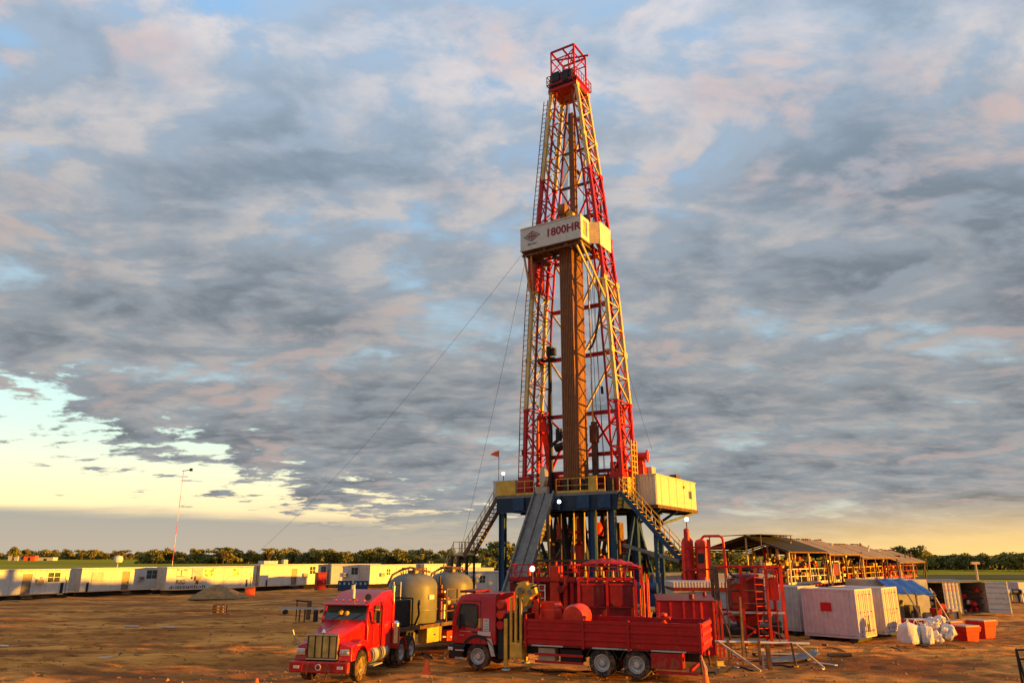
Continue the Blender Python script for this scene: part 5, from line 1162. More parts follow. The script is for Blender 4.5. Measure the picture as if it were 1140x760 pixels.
# right edge odds and ends
p = at(1103, 634, 64); t = thing('lamp_pole', 'pale wooden pole with a small box on top behind the open containers', 'pole', (p[0], 66, 0)); bar('pole', (0, 0, 0), (0, 0, 3.75), .16, tan, t, rnd=True); w = MB(); w.box(-.35, .35, -.1, .1, 3.75, 3.95); part('junction_box', w, tan, t)
for k, u in enumerate((1122, 1131, 1141)):
    p = at(u, 668, 78); t = thing('pump_unit', ['black and white pump unit at the far right edge, left of its neighbours', 'white pump unit between two others at the far right edge', 'pale pump unit cut off by the right edge of the picture'][k], 'pump', (p[0], 78, 0), 10)
    w = MB(); w.box(-.5, .5, 0, 1.3, .1, [1.3, .9, 1.9][k]); part('casing', w, [black, white, pinkwhite][k], t, bevel=.06)
    w = MB(); w.tube((-.45, -.15, 1.0), (.45, -.15, 1.0), .25, 12); part('motor', w, [white, black, white][k], t, smooth=True)
    for x in (-.3, .3): bar('leg', (x, -.1, 0), (x, -.1, .9), .1, black if k % 2 else white, t)
p = gpt(1139, 766); t = thing('steel_stand', 'black steel trestle cut off by the lower right corner', 'stand', (p[0] + .33, p[1], 0), -15)
for a, b_ in (((-.28, 0, 0), (-.30, 0, 1.25)), ((-.30, 0, 1.25), (.5, .05, 1.3)), ((-.16, 0, 0), (-.26, .05, 1.2)), ((-.05, .3, 0), (-.2, .3, 1.25)), ((.5, 0, 0), (.5, 0, 1.3)), ((-.3, 0, .95), (.5, 0, .98)), ((-.3, 0, 1.25), (-.2, .3, 1.25))): bar('bar', a, b_, .06, black, t)

# ---------------------------------------------------------------- red machinery between truck and rig
ps = thing('pump_skid', 'red pump skid with a railed top deck behind the crane truck cab', 'machine skid', (1.75, 44.0, 0), -14)
w = MB(); w.box(-1.95, -.75, 0, 1.8, .2, 3.0); part('housing', w, darkred, ps, bevel=.03)  # dark red paints the shade on the housings and top deck
w = MB(); w.box(-.70, .35, .5, 1.8, .2, 3.0); part('housing', w, red, ps, bevel=.03)
w = MB(); w.box(.4, .95, -.05, 1.2, .2, 3.9); part('upright_duct', w, orange, ps, bevel=.04)  # orange red paints the sunlight on this duct
w = MB(); w.box(1.0, 1.9, .3, 1.8, .2, 3.2); part('housing', w, darkred, ps, bevel=.03)
w = MB(); w.box(-2.0, 1.95, -.1, 1.9, 3.04, 3.12); part('top_deck', w, darkred, ps)
w = MB(); w.box(-2.05, 1.95, -.1, 1.9, 0.05, .2); part('skid_base', w, black, ps)
handrail(ps, [(-1.95, -.08, 3.12), (.35, -.08, 3.12)], red, .85, .38, .04); handrail(ps, [(1.0, -.08, 3.12), (1.9, -.08, 3.12), (1.9, 1.8, 3.12), (-1.95, 1.8, 3.12), (-1.95, -.08, 3.12)], red, .85, .7, .04)
for x, z0, z1, r_, m in ((-.55, 1.2, 2.9, .13, orange), (-.25, 1.6, 3.7, .1, red), (-.05, .3, 2.6, .09, orange), (1.3, .3, 3.4, .12, orange), (1.65, .3, 3.0, .1, red), (-1.0, .3, 2.2, .1, red)): bar('riser_pipe', (x, -.02, z0), (x, -.02, z1), r_ * 2, m, ps, rnd=True)
for x in (.10, .42): bar('ladder_rail', (x - .25, -.35, .8), (x - .25, -.35, 2.9), .05, white, ps)
for z in (1.0, 1.4, 1.8, 2.2, 2.6, 2.9): bar('ladder_rung', (-.15, -.35, z), (.17, -.35, z), .04, white, ps)
w = MB(); w.box(-1.5, -.5, -.14, -.105, 2.93, 3.0); part('name_strip', w, white, ps)
for x, y, z in ((-.75, -.25, 3.75), (1.55, .5, 4.1), (-.6, .2, 3.9), (1.75, .4, 3.95), (.7, .4, 4.1)):
    w = MB(); w.lathe([(0, 0), (.12, 0), (.12, .15), (.06, .2), (.06, .35), (.1, .38), (0, .42)], (x, y, z - .35), (0, 0, 1), 10); part('valve', w, orange, ps, smooth=True)
for k in range(16):
    x = random.uniform(-1.7, 1.7); z = random.uniform(.6, 2.7); r_ = random.uniform(.05, .13); w = MB(); w.tube((x, -.18, z), (x + random.uniform(-.5, .5), -.12, z + random.uniform(-.3, .3)), r_, 8); w.tube((x, -.28, z), (x, -.05, z), r_ * 1.7, 10); part('fitting', w, random.choice((red, darkred, orange, steel, rust)), ps, smooth=True)
# twin tanks with red canopy
tt = thing('twin_tank_unit', 'dark red twin-tank unit under a domed red canopy', 'tank unit', (3.45, 39.6, 0), -6)
for k, x in enumerate((.02, 1.42)):
    w = MB(); w.box(x, x + 1.30, .05, 1.7, .5, 3.2); tk = part('tank_body', w, darkred, tt, bevel=.03)
    w = MB(); w.box(x + .08, x + 1.22, -.04, .045, 2.02, 3.0); part('door', w, darkred, tk, bevel=.03); w = MB(); w.box(x + .05, x + 1.25, -.05, .046, 3.02, 3.12); part('hinge_strip', w, red, tk, bevel=.01)
    for z in (1.55, 2.0): bar('rib', (x + .03, .0, z), (x + 1.27, .0, z), .06, red, tk)
    for xx in (x + .2, x + 1.1): w = MB(); w.lathe([(0, 0), (.06, 0), (.05, .05), (0, .06)], (xx, -.045, 2.1), (0, -1, 0), 8); part('bolt', w, black, tk)
for x in (-.06, 1.37, 2.80): bar('frame_post', (x, -.06, 0), (x, -.06, 3.3), .13, red, tt)
for x in (.2, 2.95):
    for y in (-.0, 1.7): bar('canopy_post', (x + .2, y, 3.0), (x + .2, y, 4.0), .07, orange, tt)
handrail(tt, [(0, .0, 3.25), (2.75, .0, 3.25)], red, .5, .45, .05, mid=False)
for x in (.3, .8, 1.2, 1.7, 2.1, 2.6):
    w = MB(); w.lathe([(0, 0), (.15, 0), (.15, .2), (.07, .25), (.07, .5), (0, .5)], (x, .7, 3.2), (0, 0, 1), 10); part('valve', w, random.choice((orange, yellow, tan, steel)), tt, smooth=True)
w = MB(); nx_, ny_ = 22, 8; vs = []
for j in range(ny_ + 1):
    for i in range(nx_ + 1):
        a = i / nx_; b_ = j / ny_; z = 4.05 + .36 * (math.sin(math.pi * min(1, max(0, a))) ** .55) * (.35 + .65 * math.sin(math.pi * b_) ** .5) + .035 * math.cos(a * 6 * math.tau / 1.0) * math.sin(math.pi * b_) - .16 * a
        vs.append((.15 + 2.95 * a, -.4 + 2.6 * b_, z))
fs = [(j*(nx_+1)+i, j*(nx_+1)+i+1, (j+1)*(nx_+1)+i+1, (j+1)*(nx_+1)+i) for j in range(ny_) for i in range(nx_)]; w.add(vs, fs); part('canopy', w, red, tt, smooth=True, solid=.05)
for k in range(7): x = .5 + k * .42; bar('canopy_hoop', (x, -.35, 4.08), (x, 2.1, 4.08), .04, black, tt)
w = MB(); w.box(.2, 3.05, -.36, 2.1, 3.80, 3.86)
bar('canopy_edge', (.15, -.4, 4.0), (3.1, -.4, 3.86), .07, darkred, tt); bar('canopy_edge', (.15, 2.2, 4.0), (3.1, 2.2, 3.86), .07, darkred, tt)
for x, y, m in ((3.0, .1, red), (3.2, .3, orange), (3.35, .1, red), (3.12, .8, rust), (3.45, .5, orange)): bar('side_pipe', (x, y, .3), (x + .02, y, random.uniform(2.6, 3.9)), .1, m, tt, rnd=True)
# long red roofed tank at the truck's tail
rt = thing('red_mixing_tank', 'red roofed steel tank with upright ribs behind the tail of the crane truck', 'tank', (6.75, 36.3, 0), -8)
w = MB(); w.box(0, 2.55, 0, 1.9, .15, 2.45); part('body', w, red, rt, bevel=.03)
for x in (.02, .55, 1.15, 1.6, 1.95, 2.5): w = MB(); w.box(x - .04, x + .05, -.07, -.003, .15, 2.43); part('rib', w, orange if x > 1.9 else red, rt, bevel=.01)  # right-hand ribs turn orange red to paint the sunlit side
w = MB(); w.hexa([(-.06, -.1, 2.46), (2.62, -.1, 2.46), (2.62, 1.98, 2.62), (-.06, 1.98, 2.62), (-.06, -.1, 2.50), (2.62, -.1, 2.50), (2.62, 1.98, 2.68), (-.06, 1.98, 2.68)]); part('roof', w, darkred, rt, bevel=.01)
w = MB(); w.tube((1.6, .5, 2.5), (1.6, .5, 2.75), .12, 10); w.tube((2.3, 1.5, 2.55), (2.3, 1.5, 2.8), .09, 10); part('vent', w, darkred, rt, smooth=True)
for x in (2.68, 2.85): bar('rear_post', (x, .1, .1), (x, .1, 2.5), .09, orange, rt)
for a, b_ in (((2.7, .1, 2.5), (3.15, -.1, 1.0)), ((3.15, -.1, 1.9), (3.75, -.1, 1.9)), ((3.75, -.1, 1.9), (3.8, -.1, .1)), ((3.15, -.1, 1.0), (3.15, -.1, .1)), ((3.15, -.1, 1.0), (3.8, -.1, 1.0))): bar('stair_rail', a, b_, .05, rust, rt)
# dark blue engine and pipes left of it
w = MB(); w.box(-.9, .9, -.5, .5, .4, 1.5); w.lathe([(0, -1), (.35, -1), (.35, .8), (0, .8)], (0, 0, 1.75), (1, 0, 0), 14); w.box(-.5, .3, -.6, -.5, .6, 1.3); w.tube((.5, 0, 1.9), (.5, 0, 2.5), .1, 8)
p = at(718, 690, 45); solo('engine', w, blue, 'dark blue engine block standing behind the truck bed under the stairs', 'engine', loc=(p[0], 45, .9), yaw=-20, smooth=True)
for k in range(12):
    u = random.uniform(697, 735); Y = random.uniform(38, 46); p = at(u, 690, Y); w = MB(); h_ = random.uniform(1.2, 2.4); a = random.uniform(-.6, .6)
    w.tube((0, 0, .02), (a, .2, h_), random.uniform(.05, .1), 7); w.tube((a - .12, .2, h_), (a + .2, .2, h_), random.uniform(.08, .14), 8)
    solo('standing_pipe', w, random.choice((rust, steel, orange, tan)), 'loose pipe end sticking up in the clutter behind the truck bed', 'pipe', 'pipe ends behind the truck bed', loc=(p[0], Y, 0), smooth=True)
# long low white cabin with red band
lw = thing('mud_lab_cabin', 'low white cabin with ribbed roof edge and dark red band, behind red roofed tank', 'cabin', (9.75, 47.0, 0), -3)
w = MB(); w.box(0, 3.6, .02, 3.0, .2, 2.45); part('wall', w, whitedirty, lw); w = MB(); w.box(-.05, 3.65, -.08, 3.05, 2.453, 2.62); part('band', w, darkred, lw)
w = MB(); w.corr((-.1, -.12), (3.7, -.12), 2.63, 2.93, (0, -1), .18, .03); w.box(-.1, 3.7, -.10, 3.1, 2.63, 2.95); part('roof_edge', w, pinkwhite, lw)
for x in (1.2, 2.4, 3.2): w = MB(); w.box(x, x + .03, -.003, .016, .2, 2.44); part('seam', w, steel, lw)
c_ = cabin('pale cabin seen behind the stairs right of the mast', (10.2, 55.5), -4, 3.4, H=2.9, wins=[(2.6, .5, 1.9, 2.5)], m=whitedirty)
c_ = cabin('pale low building behind the red separator frame', (14.0, 54.5), -4, 4.5, H=2.9, wins=[(.5, .8, 1.9, 2.8), (2.0, .8, 1.9, 2.8)], m=whitedirty)
# gas separator
gs = thing('gas_separator', 'tall orange red twin-vessel separator in a pipe frame with a glowing lamp on top', 'separator', (11.95, 51.5, 0), -12)
def vessel(x, y, r, z0, z1, m, nm='vessel'):
    w = MB(); w.lathe([(0, z0), (r, z0), (r, z1 - r * .9), (r * .92, z1 - r * .5), (r * .6, z1 - r * .15), (0, z1)], (x, y, 0), (0, 0, 1), 24); return part(nm, w, m, gs, smooth=True)
vessel(-.15, .3, .38, .3, 5.7, orange); vessel(-.18, -.25, .19, .3, 6.25, red); vessel(.70, 0, .40, .3, 5.55, orange)
w = MB(); w.box(.45, .85, -.45, -.36, 4.0, 4.6); part('inspection_hatch', w, black, gs, bevel=.02)
for z in (2.3, 3.6, 5.0): bar('band_rail', (-.5, -.47, z), (2.1, -.47, z), .1, red, gs)
for x in (-.5, 1.2, 2.15): bar('frame_post', (x, -.5, 0), (x, -.5, 5.3 if x < 2 else 5.0), .16, orange, gs)
for y in (-.5, .7): bar('frame_post', (1.2, y, 0), (1.2, y, 5.5), .14, red, gs)
w = MB(); w.path([(.75, 0, 5.5), (.95, -.1, 5.72), (1.95, -.3, 5.72), (2.12, -.35, 5.6), (2.15, -.4, 5.3), (2.2, -.45, 3.2)], .085, 10); part('vent_pipe', w, orange, gs, smooth=True)
w = MB(); w.path([(-.1, 0, 3.5), (-.6, -.3, 3.3), (-.6, -.3, .4)], .1, 8); part('vent_pipe', w, red, gs, smooth=True)
floodlight((11.75, 51.2, 6.75), 'bright floodlight glowing on top of the orange red separator', .6)
# red hopper in a tall frame
hp = thing('framed_hopper', 'dark red hopper tank hanging in a tall red pipe frame left of the white containers', 'hopper', (10.95, 41.6, 0), -8)
for x, y, m, wd in ((.0, 0, rust, .22), (1.25, -.2, red, .14), (2.55, -.2, orange, .14), (3.35, .0, orange, .16), (0, 2.0, rust, .16), (3.3, 2.0, red, .16)): bar('frame_post', (x, y, 0), (x, y, 3.95), wd, m, hp)
for z in (3.9, 1.6, .25): bar('frame_rail', (0, -.05, z), (3.35, -.05, z), .11, red if z > 2 else galv, hp); bar('frame_rail', (0, 2, z), (3.35, 2, z), .11, red, hp); bar('frame_rail', (0, 0, z), (0, 2, z), .11, rust, hp); bar('frame_rail', (3.35, 0, z), (3.35, 2, z), .11, orange, hp)
w = MB(); w.box(.75, 2.45, .1, 1.8, 1.75, 3.3); w.hexa([(1.1, .5, .9), (2.1, .5, .9), (2.1, 1.4, .9), (1.1, 1.4, .9), (.75, .1, 1.745), (2.45, .1, 1.745), (2.45, 1.8, 1.745), (.75, 1.8, 1.745)]); part('hopper_body', w, darkred, hp, bevel=.02)
w = MB(); w.lathe([(0, 0), (.75, .0), (.6, .18), (.2, .26), (0, .28)], (1.6, .9, 3.3), (0, 0, 1), 18); part('lid', w, darkred, hp, smooth=True)
for z in (2.05, 2.7): bar('band', (.72, .05, z), (2.48, .05, z), .06, rust, hp)
w = MB(); w.box(2.75, 3.2, .1, 1.4, 2.2, 3.75); part('side_chute', w, orange, hp, bevel=.03)
w = MB(); w.box(.4, 3.2, .1, 1.9, .35, .9); part('pump_bed', w, black, hp, bevel=.05)
for k in range(18):
    x = random.uniform(.1, 3.2); z = random.uniform(.4, 1.5) if k < 10 else random.uniform(3.2, 3.8); r_ = random.uniform(.04, .12); w = MB(); w.tube((x, -.1, z), (x + random.uniform(-.6, .6), -.05, z + random.uniform(-.3, .3)), r_, 8); w.tube((x, -.25, z), (x, .0, z), r_ * 1.6, 9); part('fitting', w, random.choice((red, orange, steel, rust, galv, black)), hp, smooth=True)
for x in (.4, 1.9, 2.9): bar('ladder_rail', (x, -.45, .1), (x + .03, -.3, 3.8), .06, orange if x > 1 else rust, hp)
for k in range(9): bar('rung', (1.9, -.42, .5 + k * .36), (2.55, -.2, .5 + k * .36), .04, orange, hp)
handrail(hp, [(0, -.1, 2.9), (.0, 2, 2.9)], rust, 1.0, .6)

# ---------------------------------------------------------------- mud tanks with roofs
ax_ = Vector((.67, .742, 0)); nr = Vector((.742, -.67, 0)); B0 = Vector((19.4, 60.0, 0)); YA = math.degrees(math.atan2(.742, .67))
RND = random.Random(21)
for k in range(3):
    L = 10.8; o_ = B0 + ax_ * (k * 11.6 - 1.0)
    t = thing('mud_tank', ['red mud tank with agitators and railings, nearest of the roofed row', 'red mud tank with shakers, in the middle of the roofed row', 'red mud tank at the far right end of the roofed row'][k], 'mud tank', tuple(o_), YA)
    w = MB(); w.box(0, L, -1.9, 1.4, .1, 2.3); part('tank_body', w, darkred, t)
    for j in range(14): w = MB(); w.box(.2 + j * .8, .3 + j * .8, -1.98, -1.903, .2, 2.25); part('tank_rib', w, red, t)
    w = MB(); w.box(-.1, L + .1, -2.5, 1.6, 2.303, 2.38); part('walkway', w, steel, t)
    handrail(t, [(-.1, -2.45, 2.38), (L, -2.45, 2.38)], white if k == 0 else (red if k == 2 else yellow), 1.1, 1.2, .07); handrail(t, [(-.1, 1.5, 2.38), (L, 1.5, 2.38)], red, 1.1, 1.5, .06); handrail(t, [(-.1, -2.4, 2.38), (-.1, 1.5, 2.38)], red, 1.1, .9, .06)
    for j in range(5):
        x = 1 + j * 2.2; w = MB(); w.box(x - .3, x + .3, -.9, -.3, 2.38, 2.95); w.tube((x, -.6, 2.95), (x, -.6, 3.6), .22, 12); w.tube((x, -.6, 3.6), (x, -.6, 3.7), .26, 12); part('agitator', w, RND.choice((yellow, orange, tan, blue, orange, yellow)), t, smooth=True)
        w = MB(); w.tube((x - .5, -1.6, 3.0), (x + .5, -1.6, 3.0), .2, 10); w.box(x - .3, x + .3, -1.85, -1.3, 2.38, 2.8); part('motor', w, RND.choice((red, tan, yellow, black, galv)), t, smooth=True)
    for j in range(3):
        x = 1.6 + j * 3.4; w = MB(); w.hexa([(x - 1, -.2, 2.6), (x + .9, -.2, 2.6), (x + .9, 1.2, 2.6), (x - 1, 1.2, 2.6), (x - .8, -.1, 3.5), (x + .7, -.1, 3.3), (x + .7, 1.1, 3.3), (x - .8, 1.1, 3.5)]); part('shale_shaker', w, [darkred, black, red][j], t, bevel=.04)
    for j in range(70):
        x = RND.uniform(0, L); y = RND.uniform(-2.6, 1.2); z = RND.uniform(2.4, 4.6); r_ = RND.uniform(.05, .16)
        d = RND.choice(((0, 0, 1), (1, 0, 0), (0, 1, 0), (.7, 0, .7))); l_ = RND.uniform(.3, 1.3); w = MB(); w.tube((x, y, z), (x + d[0] * l_, y + d[1] * l_, z + d[2] * l_), r_, 7); w.tube((x, y, z - .1), (x, y, z + .1), r_ * 1.6, 8)
        part('pipe_fitting', w, RND.choice((red, orange, tan, yellow, rust, rust, rust, white, galv)), t, smooth=True)
    for j in range(7):
        x = RND.uniform(.5, L - 1.0); w = MB(); w.box(x, x + RND.uniform(.4, 1.0), 1.0, 1.3, 2.4, RND.uniform(3.4, 4.4)); part('cabinet', w, RND.choice((darkred, red, black, tan, rust)), t, bevel=.03)
RIDGE = [5.95, 5.75, 5.45, 5.0]
sh_x = [(-2.6, 5.2), (5.5, 13.2), (13.4, 24.0), (24.2, 33.5)]
labs = ['dark netting sun roof at the near end of the mud tank row', 'tan sheet roof with a dark open end, second along the mud tank row', 'long tan sheet roof over the middle of the mud tank row', 'tan sheet roof at the far right end of the mud tank row']
for k, ((x0, x1), rz, lab) in enumerate(zip(sh_x, RIDGE, labs)):
    t = thing('sheet_roof', lab, 'roof shelter', tuple(B0 + ax_ * x0), YA); L = x1 - x0; dz = rz - 1.15
    n_ = max(3, round(L / 1.1))
    for j in range(n_):
        a, b_ = L * j / n_ + .006, L * (j + 1) / n_ - .006; jz = RND.uniform(-.025, .025)
        for s_ in (-1, 1):
            w = MB(); e_ = -3.3 if s_ < 0 else 3.6; zz = dz + (.0 if s_ < 0 else .15)
            w.hexa([(a, 0, rz - .04 + jz), (b_, 0, rz - .04 + jz), (b_, e_, zz - .04 + jz), (a, e_, zz - .04 + jz), (a, 0, rz + jz), (b_, 0, rz + jz), (b_, e_, zz + jz), (a, e_, zz + jz)] if s_ > 0 else [(a, e_, zz - .04 + jz), (b_, e_, zz - .04 + jz), (b_, 0, rz - .04 + jz), (a, 0, rz - .04 + jz), (a, e_, zz + jz), (b_, e_, zz + jz), (b_, 0, rz + jz), (a, 0, rz + jz)])
            part('roof_panel', w, darksheet if k == 0 else roofing, t)
    w = MB()
    for xx in np.arange(.2, L, .5): w.box(xx, xx + RND.uniform(.1, .3), -.12, .12, rz + .01, rz + RND.uniform(.03, .14))
    part('ridge_ties', w, rust, t, kind=None)
    bar('ridge_pole', (0, 0, rz - .12), (L, 0, rz - .12), .12, rust, t); bar('eave_pole', (0, -3.25, dz - .1), (L, -3.25, dz - .1), .1, rust, t); bar('eave_pole', (0, 3.5, dz + .02), (L, 3.5, dz + .02), .1, rust, t)
    if k: # dark sheet painting the shade inside the open gable
        w = MB(); w.prism([(-3.2, dz - .12), (3.5, dz - .02), (0, rz - .14)], .02, .05, axis='x'); part('gable_shade', w, darksheet, t)
    for x in np.linspace(.2, L - .2, max(3, int(L / 2.4))):
        for y, z in ((-3.2, dz), (3.45, dz + .1), (0, rz)): bar('roof_post', (x, y, 0.05 if abs(y) > 1 else 2.4), (x, y, z - .1), .11, rust if RND.random() < .6 else cream, t)
        bar('rafter', (x, 0, rz - .1), (x, -3.2, dz - .1), .09, rust, t); bar('rafter', (x, 0, rz - .1), (x, 3.45, dz), .09, rust, t)
    for x in np.linspace(.2, L - 1.2, max(2, int(L / 3))): bar('knee_brace', (x, -3.2, dz - 1.6), (x + 1.2, -3.2, dz - .1), .07, rust, t)
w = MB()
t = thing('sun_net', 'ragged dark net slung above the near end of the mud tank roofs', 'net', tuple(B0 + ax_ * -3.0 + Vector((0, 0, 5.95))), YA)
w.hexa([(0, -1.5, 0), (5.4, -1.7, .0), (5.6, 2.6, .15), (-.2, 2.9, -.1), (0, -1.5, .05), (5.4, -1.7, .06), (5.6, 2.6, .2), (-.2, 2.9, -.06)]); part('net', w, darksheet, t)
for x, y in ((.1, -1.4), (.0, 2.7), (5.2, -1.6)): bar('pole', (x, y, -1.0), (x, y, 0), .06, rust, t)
sb = thing('notice_screen', 'red screen board in a white frame beside the mud tank railing', 'panel', tuple(B0 + ax_ * 6.8 + nr * 2.95), YA)
for a, b_ in (((0, 0, 2.4), (0, 0, 4.0)), ((1.5, 0, 2.4), (1.5, 0, 4.0)), ((0, 0, 4.0), (1.5, 0, 4.0))): bar('frame_bar', a, b_, .09, white, sb)
w = MB(); w.box(.15, 1.35, .0, .06, 2.9, 3.85); part('screen', w, darkred, sb)

# ---------------------------------------------------------------- foreground clutter right of the truck
br = thing('pipe_barrier', 'long white pipe carried on rough rusty stakes in front of the red hopper', 'barrier', (8.75, 34.2, 0), -6)
w = MB(); w.tube((0, 0, .93), (4.0, .25, .86), .05, 10); part('pipe', w, white, br, smooth=True)
for x, h_, l_ in ((.55, 1.0, 0), (1.15, 2.75, .05), (1.85, 1.05, 0), (3.3, .9, -.1)): bar('stake', (x, 0.02 * x, 0), (x + l_, .03 * x, h_), .09, rust, br)
bar('prop', (.1, 0, .95), (1.5, -1.6, .0), .07, tan, br); bar('prop', (3.4, .2, .85), (4.3, -.5, .0), .06, tan, br)
bar('stake', (1.95, -1.3, 0), (1.9, -1.3, 1.0), .16, rust, br); bar('stake', (1.7, -1.2, 0.0), (1.72, -1.2, .7), .06, galv, br)
def crate(label, u, v, s_, m, ang): p = gpt(u, v); w = MB(); w.box(-s_, s_, -s_ * .6, s_ * .6, 0, s_ * .9); t = thing('yellow_box', label, 'box', (p[0], p[1] + .2, gz(p[0], p[1])), ang); part('body', w, m, t, bevel=.03); w = MB(); w.box(-s_ * 1.05, s_ * 1.05, -s_ * .66, s_ * .66, s_ * .9 + .003, s_ * 1.05); part('lid', w, m, t, bevel=.015); return t
crate('small yellow box on the ground beneath the left end of the white pipe', 803, 740, .20, yellow, 10)
crate('small yellow box near the right end of the white pipe', 905, 724, .30, yellow, -20)
p = gpt(893, 735); w = MB(); n_ = 8; vs = [(-1.5 + 2.4 * i / n_, -.5 + 1.2 * j / n_, .05 + .16 * abs(math.sin(i * 1.3 + j)) * math.sin(math.pi * j / n_) + (.35 * (i / n_) ** 3)) for j in range(n_ + 1) for i in range(n_ + 1)]
w.add(vs, [(j*(n_+1)+i, j*(n_+1)+i+1, (j+1)*(n_+1)+i+1, (j+1)*(n_+1)+i) for j in range(n_) for i in range(n_)]); solo('ground_tarpaulin', w, steel, 'crumpled grey tarpaulin on the ground below the white pipe', 'tarpaulin', loc=(p[0], p[1] + .6, gz(p[0], p[1])), smooth=True, solid=.01)
for k, (u, v, a, L, lab) in enumerate(((935, 731, 2, 1.1, 'dark pipe lying on the earth right of the grey tarpaulin, front one of two'), (936, 728.5, 0, 1.0, 'dark pipe lying on the earth right of the grey tarpaulin, rear one of two'))):
    p = gpt(u, v); w = MB(); w.tube((-L / 2, 0, .07), (L / 2, 0, .07), .07, 10); solo('loose_pipe', w, black, lab, 'pipe', 'dark pipes on the earth', loc=(p[0], p[1], gz(p[0], p[1]) + .01), yaw=a, smooth=True)
for k, (u, v, a, L, wd, lab) in enumerate(((918, 737, -55, 1.1, .22, 'pale board lying right of the grey tarpaulin'), (842, 733, 12, 1.6, .3, 'long board on the ground under the white pipe'), (868, 728, -8, 1.9, .35, 'brown plank beside the base of the red hopper'), (815, 722, 20, 1.2, .3, 'board lying behind the left yellow box'))):
    p = gpt(u, v); w = MB(); w.box(-L / 2, L / 2, -wd / 2, wd / 2, 0, .05); solo('plank', w, tan if k % 2 == 0 else rust, lab, 'board', loc=(p[0], p[1], gz(p[0], p[1]) + .03), yaw=a, bevel=.008)
# rubble heap of small scraps around the skids, each countable scrap its own object
for k in range(46):
    u = random.uniform(788, 925); v = random.uniform(714, 744); p = gpt(u, v); w = MB(); s_ = random.uniform(.05, .16); w.box(-s_, s_, -s_ * .5, s_ * .5, 0, s_ * random.uniform(.3, 1.0))
    solo('scrap_piece', w, random.choice((rust, tan, steel, galv, black, rust)), 'small scrap piece strewn under and around the white pipe', 'scrap', 'scrap strewn near the white pipe', loc=(p[0], p[1], gz(p[0], p[1])), yaw=random.uniform(0, 180), bevel=.01)
# hoses and cables snaking over the earth
for k, (pts, r_, m, lab) in enumerate((
    ([(796, 748), (815, 741), (838, 744), (858, 738), (880, 741), (900, 735)], .035, black, 'black hose snaking over the earth below the white pipe'),
    ([(590, 742), (640, 747), (700, 744), (760, 749), (800, 747)], .03, black, 'thin black cable lying along the ground under the crane truck'),
    ([(880, 728), (915, 722), (950, 724), (985, 720), (1010, 724)], .03, rust, 'rusty cable on the earth in front of the faded white containers'),
    ([(470, 728), (490, 733), (505, 728), (520, 722)], .03, black, 'short black hose between the trailer and the crane truck cab'))):
    P3 = [gpt(u, v) for u, v in pts]; fine = []
    for a, b_ in zip(P3[:-1], P3[1:]):
        for j in range(12):
            t_ = j / 12; x = a[0] + (b_[0] - a[0]) * t_; y = a[1] + (b_[1] - a[1]) * t_ + .25 * math.sin(math.pi * t_) * (1 if len(fine) // 12 % 2 else -1); fine.append((x, y, gz(x, y) + r_ + .005))
    solo('hose', MB().path(fine, r_, 7), m, lab, 'hose', smooth=True)
# cones
def cone(label, u, v, h=.62):
    p = gpt(u, v); t = thing('traffic_cone', label, 'traffic cone', (p[0], p[1], gz(p[0], p[1]) + .01), 0, 'orange traffic cones')
    w = MB(); w.lathe([(0, .04), (.17, .04), (.04, h), (0, h + .01)], (0, 0, 0), (0, 0, 1), 18); part('cone_body', w, conem, t, smooth=True); w = MB(); w.box(-.21, .21, -.21, .21, 0, .04); part('base', w, conem, t, bevel=.01)
cone('orange traffic cone between the two red trucks', 475, 747, .5); cone('orange traffic cone at the tail of the crane truck, cut by the lower edge', 786, 765, .75); cone('orange traffic cone at the bottom edge left of the red tractor', 285, 765, .5)
# steel rack left of tractor
p = gpt(335, 694); sr = thing('beam_stand', 'low steel stand of long beams left of the red tractor', 'stand', (p[0] - 1.6, p[1], 0), 3)
for y in (0, .35): bar('beam', (0, y, 1.02), (4.6, y, .96), .14, galv if y == 0 else rust, sr)
bar('flange_post', (2.0, .1, .25), (2.05, .1, 1.35), .26, rust, sr)
for x in (1.4, 1.75, 3.5): bar('leg', (x, .15, 0), (x + .02, .15, .95), .09, rust, sr)
w = MB(); w.tube((.45, -.1, .75), (.45, .3, .75), .16, 12); part('roller', w, black, sr, smooth=True)
for x in (2.5, 2.9, 3.3): w = MB(); w.tube((x, -.1, .8), (x, .3, .8), .1, 10); part('roller', w, rust, sr, smooth=True)
bar('back_bar', (.9, 1.0, 1.45), (2.0, 1.0, 1.35), .09, black, sr); bar('back_leg', (1.0, 1.0, 0), (1.0, 1.0, 1.4), .06, black, sr)
p = gpt(243, 684); bx = thing('crate', 'small dark open crate alone on the yard in front of the sand pile', 'crate', (p[0], p[1], gz(p[0], p[1])), 8)
for z in (.08, .28, .48, .66):
    for y in (0, .7): bar('slat', (-.45, y, z), (.45, y, z), .035, rust, bx, h=.12)
    for x in (-.45, .45): bar('slat', (x, 0, z), (x, .7, z), .035, rust, bx, h=.12)
for x in (-.42, .42):
    for y in (.03, .67): bar('corner_post', (x, y, 0), (x, y, .72), .07, black, bx)
w = MB(); w.box(-.2, .35, .15, .5, .05, .6); part('contents', w, tan, bx, bevel=.03)
